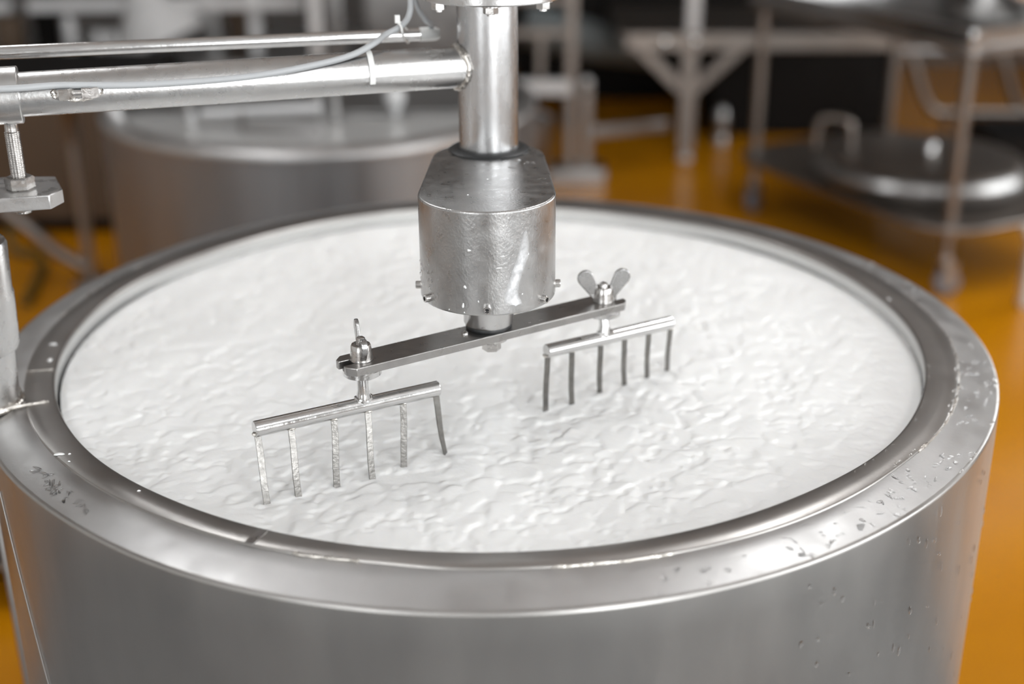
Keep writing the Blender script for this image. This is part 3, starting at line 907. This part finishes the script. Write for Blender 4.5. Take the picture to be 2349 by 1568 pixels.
# ------------------------------------------------------------------ cables and cable ties
def on_arm(s, dz, clear=0.0040):
    r = AR + clear
    if dz > r * 0.985: return arm(s, 0.0 + 0.002, dz)
    return arm(s, math.sqrt(max(r * r - dz * dz, 0)), dz)
cp = [arm(0.70, 0.034, 0.012), arm(0.60, 0.0325, 0.0145), on_arm(0.515, 0.013, 0.0105), on_arm(0.47, 0.012), on_arm(0.40, 0.008), on_arm(0.33, 0.0075), on_arm(0.27, 0.0095), on_arm(0.215, 0.0150), on_arm(0.165, 0.0225),
      arm(0.135, 0.006, 0.0325), Vector((-0.115, -0.085, 0.3945)), Vector((-0.099, -0.078, 0.4020)), Vector((-0.0885, -0.08, 0.415)), Vector((-0.0865, -0.08, 0.435)), Vector((-0.093, -0.08, 0.46)), Vector((-0.10, -0.07, 0.50))]
tag(MB().path(smooth_path(cp, 9), 0.0036, 14).build('power_cable', MAT['cable']), 'grey round power cable running along the front of the stirrer arm', 'cable')
cp = [Vector((-0.088, -0.05, 0.50)), Vector((-0.086, -0.05, 0.445)), Vector((-0.082, -0.045, 0.421)), Vector((-0.074, -0.025, 0.401)), Vector((-0.068, -0.004, 0.391)), Vector((-0.072, 0.0, 0.3805))]
tag(MB().path(smooth_path(cp, 8), 0.0032, 12).build('sensor_cable', MAT['cable']), 'short grey cable going into the white plug at the end of the rail tube', 'cable')
tp = [arm(0.140, (AR + 0.0014) * math.cos(t), (AR + 0.0014) * math.sin(t)) for t in np.linspace(-0.35, 2.3, 18)]
tie = MB()
vs, fs = [], []
for p in tp:
    c = AX0 + ADIR * 0.140
    rad = (p - c); rad = rad.normalized()
    for (a, b_) in ((-0.0032, 0), (0.0032, 0), (0.0032, 0.0016), (-0.0032, 0.0016)):
        vs.append(p + ADIR * a + rad * (b_ - 0.0006))
for i in range(len(tp) - 1):
    for j in range(4):
        q = (j + 1) % 4
        fs.append((i * 4 + j, i * 4 + q, (i + 1) * 4 + q, (i + 1) * 4 + j))
fs += [(3, 2, 1, 0), tuple((len(tp) - 1) * 4 + j for j in range(4))]
tie.add(vs, fs)
tag(tie.build('cable_tie', MAT['tie'], None, 0.0004), 'wide white cable tie strapped around the stirrer arm', 'cable tie')
tie2 = MB()
c = Vector((-0.0985, -0.078, 0.402))
tie2.path(smooth_path([c + Vector((-0.004, -0.0045, 0.006)), c + Vector((0.001, -0.0065, 0.001)), c + Vector((0.002, -0.004, -0.008)), Vector((-0.0965, -0.006, 0.371)), Vector((-0.0965, 0.008, 0.381)), c + Vector((0.001, 0.004, 0.002)), c + Vector((-0.003, 0.003, 0.006))], 5), 0.0013, 8)
tie2.box(c + Vector((-0.0035, -0.003, 0.009)), (0.0055, 0.0045, 0.009), 0.3)
tag(tie2.build('cable_tie', MAT['tie']), 'thin white cable tie with a knotted end holding the grey cable to the rail tube', 'cable tie')

# ------------------------------------------------------------------ drain pipe on the left of the vat
dp = thing('drain_pipe', (-0.70, 0.02, FLOOR), 'thin upright steel pipe with a dark bracket left of the foreground vat', 'pipe')
MB().path([(-0.70, 0.02, FLOOR + 0.002), (-0.70, 0.02, -0.26), (-0.702, 0.06, -0.20), (-0.705, 0.16, -0.19)], 0.0085, 16).build('pipe', MAT['back'], dp)
MB().box((-0.80, 0.16, -0.43), (0.22, 0.03, 0.035)).build('bracket_bar', MAT['dark'], dp)
MB().tube((-0.692, 0.02, -0.545), (-0.630, 0.02, -0.545), 0.006, 14).build('pipe_stub', MAT['back'], dp)
MB().tube((-0.662, 0.05, -0.45), (-0.662, 0.05, -0.20), 0.0018, 8).build('thin_wire', MAT['dark'], dp)

# ------------------------------------------------------------------ second vat, behind on the left
V2 = Vector((-0.5, 2.04, -0.14)); R2 = 0.60
v2 = thing('second_vat', (V2.x, V2.y, FLOOR), 'second round stainless steel vat, out of focus behind the stirrer arm', 'vat')
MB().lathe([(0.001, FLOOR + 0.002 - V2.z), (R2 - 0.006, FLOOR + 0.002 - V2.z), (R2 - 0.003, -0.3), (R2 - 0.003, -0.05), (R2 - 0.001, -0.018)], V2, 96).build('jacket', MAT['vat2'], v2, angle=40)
MB().lathe([(R2 - 0.001, -0.018), (R2, -0.010), (R2 - 0.004, -0.002), (R2 - 0.055, 0.004), (R2 - 0.06, -0.004)], V2, 96).build('rim', MAT['flange'], v2, angle=60)
MB().lathe([(R2 - 0.06, -0.002), (R2 - 0.062, -0.45), (0.40, -0.52), (0.001, -0.54)], V2, 96).build('inner_wall', MAT['inner'], v2, angle=50)
cov = MB().prism([((R2 - 0.03) * math.cos(t), (R2 - 0.03) * math.sin(t)) for t in np.linspace(-0.35, PI + 0.35, 48)], 0.003, 0.009, None, V2)
cov.build('half_cover', MAT['back'], v2, 0.001)
hb2 = MB()
hb2.tube((-0.79, 1.72, -0.105), (-0.79, 1.72, -0.138), 0.010, 12)
hb2.build('rim_pin', MAT['bright'], v2)
# things lying across it
fr = thing('low_rack', (-0.62, 1.80, -0.135), 'low pale steel tube frame lying on the second vat', 'frame')
MB().tube((-0.77, 1.75, -0.112), (-0.46, 1.75, -0.098), 0.010, 16).build('tube', MAT['bright'], fr)
MB().path([(-0.665, 1.75, -0.108), (-0.662, 1.72, -0.13), (-0.650, 1.66, -0.134), (-0.45, 1.62, -0.134)], 0.009, 14).build('tube', MAT['back'], fr)
for x in (-0.81, -0.47, -0.43):
    MB().tube((x, 1.78, -0.135), (x, 1.78, -0.02), 0.012, 16).build('upright', MAT['back'], fr)
kn = thing('white_float', (-0.275, 1.80, -0.135), 'round white float standing on the second vat', 'float')
MB().lathe([(0.001, 0.075), (0.016, 0.072), (0.026, 0.058), (0.026, 0.040), (0.015, 0.024), (0.010, 0.0), (0.001, 0.0)], (-0.275, 1.80, -0.135), 24).build('knob_head', MAT['bright'], kn)
bl = thing('bent_pipe', (-1.02, 1.85, -0.15), 'short bent steel pipe hooked over the left side of the second vat', 'pipe')
MB().path(smooth_path([(-1.06, 1.86, -0.04), (-1.04, 1.84, -0.08), (-1.00, 1.80, -0.14), (-0.985, 1.78, -0.165)], 5), 0.014, 14).build('pipe', MAT['bright'], bl)

# ------------------------------------------------------------------ left background
hs_ = thing('pipe_stand', (-1.412, 2.63, FLOOR), 'upright steel tube stand with a slanting brace left of the second vat', 'stand')
MB().tube((-1.412, 2.63, FLOOR), (-1.408, 2.63, -0.35), 0.020, 16).build('upright', MAT['back'], hs_)
MB().path(smooth_path([(-1.405, 2.63, -0.40), (-1.41, 2.62, -0.33), (-1.40, 2.60, -0.27)], 4), 0.026, 14).build('elbow', MAT['backwarm'], hs_)
MB().path(smooth_path([(-1.68, 2.63, -0.63), (-1.60, 2.63, -0.70), (-1.52, 2.63, -0.78), (-1.425, 2.63, -0.84)], 5), 0.022, 14).build('brace', MAT['backwarm'], hs_)
MB().box((-1.412, 2.63, FLOOR + 0.008), (0.10, 0.10, 0.016)).build('foot', MAT['back'], hs_)
hp = thing('hose', (-1.76, 2.95, FLOOR), 'olive brown hose looped on the floor at the far left', 'hose')
MB().path(smooth_path([(-1.72, 2.95, -0.70), (-1.77, 2.95, -0.76), (-1.79, 2.93, -0.84), (-1.75, 2.9, -0.880), (-1.69, 2.9, -0.880), (-1.62, 2.75, -0.882), (-1.56, 2.4, -0.882)], 6), 0.017, 12).build('hose_tube', MAT['olive'], hp)
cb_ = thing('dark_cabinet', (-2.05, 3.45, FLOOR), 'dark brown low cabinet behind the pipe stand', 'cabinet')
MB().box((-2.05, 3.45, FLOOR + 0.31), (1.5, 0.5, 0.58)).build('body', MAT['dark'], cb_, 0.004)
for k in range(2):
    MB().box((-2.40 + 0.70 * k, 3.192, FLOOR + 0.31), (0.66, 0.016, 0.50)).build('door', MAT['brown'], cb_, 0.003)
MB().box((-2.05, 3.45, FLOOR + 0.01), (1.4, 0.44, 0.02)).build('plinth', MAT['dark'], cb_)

pm = thing('press_bench', (-1.35, 4.1, FLOOR), 'pale steel bench with a long white beam, behind the second vat', 'bench')
MB().beam((-1.985, 4.0, -0.165), (-0.83, 4.0, -0.160), 0.05, 0.05).build('beam', MAT['bright'], pm, 0.006)
MB().beam((-2.4, 4.0, -0.168), (-2.055, 4.0, -0.168), 0.045, 0.045).build('beam', MAT['bright'], pm, 0.006)
for x, y, mm, w_ in ((-0.758, 3.8, 'bright', 0.05), (-0.680, 3.8, 'back', 0.05), (-1.05, 4.05, 'bright', 0.05), (-1.23, 4.05, 'back', 0.05), (-1.97, 4.15, 'dark', 0.09)):
    MB().beam((x, y, FLOOR), (x, y, 0.05), w_, w_).build('post', MAT[mm], pm, 0.004)
MB().box((-1.45, 4.30, -0.40), (1.68, 0.92, 0.04)).build('bench_top', MAT['back'], pm, 0.004)
MB().box((-1.14, 4.30, -0.27), (0.15, 0.12, 0.22)).build('motor_box', MAT['brown'], pm, 0.01)
MB().box((-1.73, 4.25, -0.335), (0.28, 0.16, 0.09)).build('gear_block', MAT['back'], pm, 0.01)
MB().box((-2.08, 4.02, -0.28), (0.10, 0.10, 0.14)).build('switch_box', MAT['brown'], pm, 0.01)
fu = thing('steel_funnel', (-1.42, 3.9, -0.38), 'bright tapered steel funnel lying on the press bench', 'funnel')
MB().lathe([(0.20, -0.01), (0.195, 0.0), (0.17, 0.05), (0.10, 0.14), (0.045, 0.22), (0.04, 0.28)], (-1.44, 4.0, -0.295), 40, (-0.35, 0.0, 0.95)).build('cone', MAT['bright'], fu)
for x, z in ((-1.808, -0.243), (-1.69, -0.30), (-1.635, -0.305)):
    bt = thing('bottle_valve', (x, 3.95, -0.38), {-1.808: 'small pale round valve on the press bench, leftmost of the row', -1.69: 'small pale valve on the press bench, middle of the row', -1.635: 'small pale valve beside the bright funnel'}[x], 'valve', 'small valves on the press bench')
    MB().lathe([(0.001, 0.0), (0.018, 0.0), (0.018, 0.03), (0.024, 0.05), (0.024, z + 0.40), (0.012, z + 0.42), (0.001, z + 0.422)], (x, 3.95, -0.38), 18).build('valve_body', MAT['bright'], bt)
gp = thing('control_cabinet', (-0.31, 3.9, FLOOR), 'grey steel cabinet standing behind the upright shaft', 'cabinet')
MB().box((-0.31, 4.1, FLOOR + 0.51), (0.52, 0.4, 0.98)).build('body', MAT['back'], gp, 0.005)
MB().box((-0.44, 3.892, FLOOR + 0.5), (0.24, 0.016, 0.94)).build('door', MAT['back'], gp, 0.003)
MB().box((-0.185, 3.892, FLOOR + 0.5), (0.24, 0.016, 0.94)).build('door', MAT['back'], gp, 0.003)
MB().box((-0.31, 4.1, FLOOR + 0.01), (0.48, 0.36, 0.02)).build('plinth', MAT['dark'], gp)
br_ = thing('cross_pipe', (-0.55, 2.85, FLOOR), 'long pale steel rail behind the second vat', 'rail')
MB().tube((-1.02, 2.85, -0.262), (-0.02, 2.85, -0.268), 0.022, 16).build('rail', MAT['bright'], br_)
for x in (-0.98, -0.06):
    MB().tube((x, 2.85, FLOOR), (x, 2.85, -0.264), 0.016, 14).build('post', MAT['back'], br_)

# ------------------------------------------------------------------ centre background
rk = thing('rack_trolley', (0.2, 3.9, FLOOR), 'tall grey steel rack with rungs right of the upright shaft', 'rack')
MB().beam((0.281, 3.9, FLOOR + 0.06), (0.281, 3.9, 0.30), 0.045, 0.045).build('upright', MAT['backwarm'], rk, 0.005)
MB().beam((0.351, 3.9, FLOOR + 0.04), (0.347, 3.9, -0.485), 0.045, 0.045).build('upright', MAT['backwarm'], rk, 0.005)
MB().lathe([(0.001, 0.0), (0.024, 0.0), (0.022, 0.014), (0.012, 0.022), (0.001, 0.024)], (0.347, 3.9, -0.485), 18).build('cap', MAT['bright'], rk)
MB().beam((-0.05, 3.9, -0.500), (0.281, 3.9, -0.500), 0.05, 0.06).build('rung', MAT['bright'], rk, 0.005)
MB().beam((-0.05, 3.9, -0.274), (0.281, 3.9, -0.274), 0.035, 0.035).build('rung', MAT['backwarm'], rk, 0.005)
MB().beam((-0.05, 3.9, -0.14), (0.281, 3.9, -0.14), 0.03, 0.03).build('rung', MAT['backwarm'], rk, 0.005)
MB().beam((0.153, 3.9, -0.50), (0.153, 3.9, -0.274), 0.03, 0.03).build('strut', MAT['backwarm'], rk, 0.004)
MB().box((0.25, 3.9, FLOOR + 0.03), (0.36, 0.16, 0.06)).build('base', MAT['back'], rk, 0.008)
MB().beam((0.37, 3.9, -0.694), (0.70, 4.02, -0.691), 0.05, 0.045).build('side_rail', MAT['back'], rk, 0.005)
bw = thing('steel_drum', (0.02, 3.55, FLOOR), 'small rounded steel drum behind the upright shaft', 'drum')
MB().lathe([(0.001, 0.04), (0.09, 0.05), (0.155, 0.12), (0.175, 0.24), (0.175, 0.36), (0.16, 0.37), (0.001, 0.375)], (0.02, 3.5, FLOOR), 40).build('body', MAT['back'], bw)
for t in (0.5, 2.6, 4.7):
    MB().tube((0.02 + 0.10 * math.cos(t), 3.5 + 0.10 * math.sin(t), FLOOR), (0.02 + 0.10 * math.cos(t), 3.5 + 0.10 * math.sin(t), FLOOR + 0.08), 0.014, 10).build('leg', MAT['back'], bw)

yt = thing('braced_table', (0.812, 4.2, FLOOR), 'brown-grey steel table with a Y-braced leg, centre background', 'table')
MB().lathe([(0.001, 0.0), (0.030, 0.0), (0.034, 0.012), (0.018, 0.03), (0.018, 0.06)], (0.812, 4.2, FLOOR), 18).build('foot', MAT['bright'], yt)
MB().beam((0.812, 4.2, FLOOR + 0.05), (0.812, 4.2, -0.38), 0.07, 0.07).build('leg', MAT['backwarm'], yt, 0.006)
for x in (0.585, 1.045):
    MB().beam((0.812, 4.2, -0.60), (x, 4.2, -0.385), 0.05, 0.05).build('brace', MAT['backwarm'], yt, 0.005)
MB().beam((0.53, 4.2, -0.362), (1.75, 4.2, -0.368), 0.075, 0.075).build('beam', MAT['backwarm'], yt, 0.006)
MB().box((0.97, 4.62, -0.345), (0.92, 0.80, 0.03)).build('table_top', MAT['backwarm'], yt, 0.004)
MB().beam((0.822, 4.2, -0.33), (0.822, 4.2, 0.25), 0.055, 0.055).build('upright', MAT['bright'], yt, 0.005)
for x in (0.70, 0.83):
    MB().lathe([(0.016, 0), (0.016, 0.006), (0.011, 0.014), (0.001, 0.016)], (x, 4.162, -0.362), 16, (0, -1, 0)).build('bolt_cap', MAT['polished'], yt)
MB().beam((0.90, 4.97, FLOOR), (0.90, 4.97, -0.36), 0.05, 0.05).build('leg', MAT['dark'], yt, 0.005)
ch = thing('grey_chute', (0.55, 4.9, FLOOR), 'thick blue-grey slanting pipe left of the braced table leg', 'pipe')
MB().path([(0.10, 4.9, -0.40), (0.42, 4.9, -0.485), (0.78, 4.9, -0.565)], [0.105, 0.10, 0.06], 28).build('pipe', MAT['greypipe'], ch)
MB().beam((0.30, 4.9, FLOOR), (0.30, 4.9, -0.50), 0.05, 0.05).build('leg', MAT['dark'], ch)
dc = thing('far_shade_box', (1.2, 5.6, FLOOR), 'wide black box standing in for shade at the far wall', 'shade box')  # black box added in place of the deep shade under the benches
MB().box((1.0, 5.75, FLOOR + 0.86), (1.9, 0.6, 1.68)).build('body', MAT['dark'], dc, 0.005)
for k in range(4):
    MB().box((0.28 + 0.48 * k, 5.44, FLOOR + 0.86), (0.46, 0.02, 1.6)).build('door', MAT['dark'], dc, 0.004)
MB().box((1.0, 5.75, FLOOR + 0.01), (1.8, 0.54, 0.02)).build('plinth', MAT['dark'], dc)
lc_ = thing('low_shade_box', (1.42, 4.85, FLOOR), 'low black box standing in for shade behind the trolley, under the table', 'chest')  # second added black box, its colour stands for shade under the table
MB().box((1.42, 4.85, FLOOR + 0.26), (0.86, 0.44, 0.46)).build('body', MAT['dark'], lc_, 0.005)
MB().box((1.42, 4.85, FLOOR + 0.505), (0.90, 0.48, 0.03)).build('shade_box_top', MAT['dark'], lc_, 0.005)
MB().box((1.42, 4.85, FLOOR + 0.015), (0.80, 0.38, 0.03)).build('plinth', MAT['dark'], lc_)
vl = thing('floor_valve', (1.02, 4.5, FLOOR), 'small grey valve on the floor beside the braced table leg', 'valve')
MB().lathe([(0.001, 0.0), (0.035, 0.0), (0.035, 0.03), (0.022, 0.05), (0.030, 0.07), (0.036, 0.10), (0.028, 0.16), (0.012, 0.18), (0.001, 0.182)], (1.02, 4.5, FLOOR), 20).build('valve_body', MAT['back'], vl)

# ------------------------------------------------------------------ right background: trolley with a lid on its shelf
tr = thing('steel_trolley', (1.5, 3.1, FLOOR), 'steel trolley table with castors and a lower shelf, right background', 'trolley')
L1, L2 = Vector((0.98, 3.41, 0)), Vector((1.445, 2.46, 0))
tdir = (L2 - L1).normalized(); tn_ = Vector((-tdir.y, tdir.x, 0)); tn_ = tn_ if tn_.x > 0 else -tn_
DEP = 0.66
ztop = -0.105
legs = [L1, L2, L1 + tn_ * DEP, L2 + tn_ * DEP]
def castor(p, rz):
    c_ = MB()
    c_.lathe([(0.018, 0.14), (0.022, 0.135), (0.022, 0.115), (0.012, 0.11)], (p.x, p.y, FLOOR), 16)
    R = Matrix.Rotation(rz, 3, 'Z')
    for s in (-1, 1):
        c_.box(Vector((p.x, p.y, FLOOR + 0.078)) + R @ Vector((0.012, s * 0.022, 0)), (0.045, 0.005, 0.085), rz)
    fo = c_.build('castor_fork', MAT['back'], tr)
    ax_ = R @ Vector((0, 1, 0)); cc = Vector((p.x, p.y, FLOOR + 0.045)) + R @ Vector((0.015, 0, 0))
    MB().lathe([(0.010, -0.018), (0.036, -0.017), (0.043, -0.012), (0.045, 0.0), (0.043, 0.012), (0.036, 0.017), (0.010, 0.018)], cc, 28, ax_).build('wheel', MAT['wheel'], fo)
for i, p in enumerate(legs):
    MB().tube((p.x, p.y, FLOOR + 0.12), (p.x, p.y, ztop + 0.01), 0.019, 20).build('leg', MAT['backwarm'], tr)
    castor(p, (0.9, 0.2, 1.4, 2.2)[i])
Rt = Matrix((tdir, tn_, Vector((0, 0, 1)))).transposed()
cen = (L1 + L2) / 2 + tn_ * DEP / 2
LEN = (L2 - L1).length
def rrect(a, b_, r, n=8):
    pts = []
    for (sx, sy, t0) in ((1, 1, 0), (-1, 1, PI / 2), (-1, -1, PI), (1, -1, 3 * PI / 2)):
        for k in range(n + 1):
            t = t0 + PI / 2 * k / n
            pts.append((sx * (a - r) + r * math.cos(t), sy * (b_ - r) + r * math.sin(t)))
    return pts
flip = Matrix((tdir, tn_, tdir.cross(tn_))).transposed() if tdir.cross(tn_).z > 0 else Matrix((tn_, tdir, tn_.cross(tdir))).transposed()
def tray(name, a, b_, r, z0, z1, mat, bev=0.003):
    if tdir.cross(tn_).z > 0: pl = rrect(a, b_, r)
    else: pl = rrect(b_, a, r)
    return MB().prism(pl, z0, z1, flip, Vector((cen.x, cen.y, 0))).build(name, mat, tr, bev)
tray('table_top', LEN / 2 + 0.05, DEP / 2 + 0.05, 0.04, ztop, ztop + 0.035, MAT['back'], 0.004)
for sgn in (-1, 1):
    MB().box(Vector((cen.x, cen.y, ztop + 0.055)) + tn_ * sgn * (DEP / 2 + 0.04), (LEN + 0.08, 0.012, 0.05), math.atan2(tdir.y, tdir.x)).build('raised_edge', MAT['polished'], tr, 0.004)
    MB().box(Vector((cen.x, cen.y, ztop + 0.055)) + tdir * sgn * (LEN / 2 + 0.04), (0.012, DEP + 0.08, 0.05), math.atan2(tdir.y, tdir.x)).build('raised_edge', MAT['polished'], tr, 0.004)
tray('lower_shelf', LEN / 2 + 0.08, DEP / 2 + 0.10, 0.20, -0.675, -0.655, MAT['backwarm'], 0.006)
pn = thing('steel_pan', (1.52, 2.75, ztop + 0.035), 'shiny steel pan on top of the steel trolley', 'pan')
MB().lathe([(0.001, 0.0), (0.17, 0.0), (0.20, 0.03), (0.215, 0.12), (0.225, 0.125), (0.222, 0.13), (0.205, 0.122), (0.19, 0.03), (0.001, 0.012)], (1.66, 2.86, ztop + 0.036), 48).build('body', MAT['polished'], pn)
lb = thing('vat_lid', (1.60, 2.95, -0.655), 'round steel vat lid with a strap handle on the lower shelf of the trolley', 'lid')
LC = Vector((1.50, 2.98, -0.654))
MB().lathe([(0.001, 0.0), (0.30, 0.0), (0.36, 0.015), (0.385, 0.05), (0.375, 0.055), (0.35, 0.045), (0.335, 0.07), (0.345, 0.085)], LC, 72).build('lid_skirt', MAT['back'], lb)
MB().lathe([(0.345, 0.0855), (0.335, 0.092), (0.30, 0.094), (0.10, 0.105), (0.001, 0.106)], LC, 72).build('lid_disc', MAT['backwarm'], lb)
hp_ = LC + Vector((-0.30, 0.10, 0.092))
MB().path(smooth_path([hp_ + Vector((-0.06, 0.02, 0)), hp_ + Vector((-0.055, 0.018, 0.085)), hp_ + Vector((-0.03, 0.010, 0.11)), hp_ + Vector((0.03, -0.012, 0.11)), hp_ + Vector((0.055, -0.02, 0.085)), hp_ + Vector((0.06, -0.022, 0))], 5), 0.014, 12).build('handle', MAT['backwarm'], lb)
MB().lathe([(0.02, 0), (0.018, 0.03), (0.010, 0.04), (0.001, 0.041)], LC + Vector((0.02, -0.02, 0.104)), 18).build('lid_knob', MAT['polished'], lb)

wl = thing('white_leg_frame', (1.68, 2.36, FLOOR), 'white square-legged stand at the right edge behind the foreground vat', 'stand')
MB().beam((1.69, 2.36, FLOOR), (1.69, 2.36, -0.66), 0.045, 0.045).build('leg', MAT['bright'], wl, 0.005)
MB().beam((2.25, 2.36, FLOOR), (2.25, 2.36, -0.66), 0.045, 0.045).build('leg', MAT['bright'], wl, 0.005)
MB().box((1.97, 2.36, -0.645), (0.64, 0.05, 0.03)).build('rail', MAT['bright'], wl, 0.004)

ct = thing('tube_cart', (2.05, 4.4, FLOOR), 'bent tube cart frame far behind the trolley', 'cart')
for x in (1.87, 2.28):
    MB().path(smooth_path([(x - 0.04, 4.4, -0.40), (x - 0.02, 4.4, -0.47), (x + 0.01, 4.4, -0.54), (x + 0.06, 4.4, -0.66), (x + 0.12, 4.4, -0.73), (x + 0.25, 4.4, -0.74)], 5), 0.022, 14).build('bent_tube', MAT['backwarm'], ct)
MB().tube((1.8, 4.4, -0.45), (2.6, 4.4, -0.45), 0.022, 14).build('rail', MAT['back'], ct)
MB().tube((1.98, 4.4, -0.735), (2.7, 4.4, -0.745), 0.022, 14).build('rail', MAT['backwarm'], ct)
for x in (2.05, 2.55):
    MB().tube((x, 4.4, FLOOR), (x, 4.4, -0.735), 0.020, 14).build('leg', MAT['back'], ct)
cr = thing('dark_crate', (2.35, 3.95, FLOOR), 'dark low crate on the floor behind the trolley', 'crate')
mb = MB(); 
for (c, s) in (((2.35, 3.75, FLOOR + 0.10), (0.6, 0.02, 0.2)), ((2.35, 4.13, FLOOR + 0.10), (0.6, 0.02, 0.2)), ((2.06, 3.94, FLOOR + 0.10), (0.02, 0.36, 0.2)), ((2.64, 3.94, FLOOR + 0.10), (0.02, 0.36, 0.2))):
    MB().box(c, s).build('side', MAT['dark'], cr, 0.003)
MB().box((2.35, 3.94, FLOOR + 0.012), (0.56, 0.36, 0.02)).build('bottom', MAT['dark'], cr)

for o in list(bpy.data.objects):
    if '_b' in o: del o['_b']
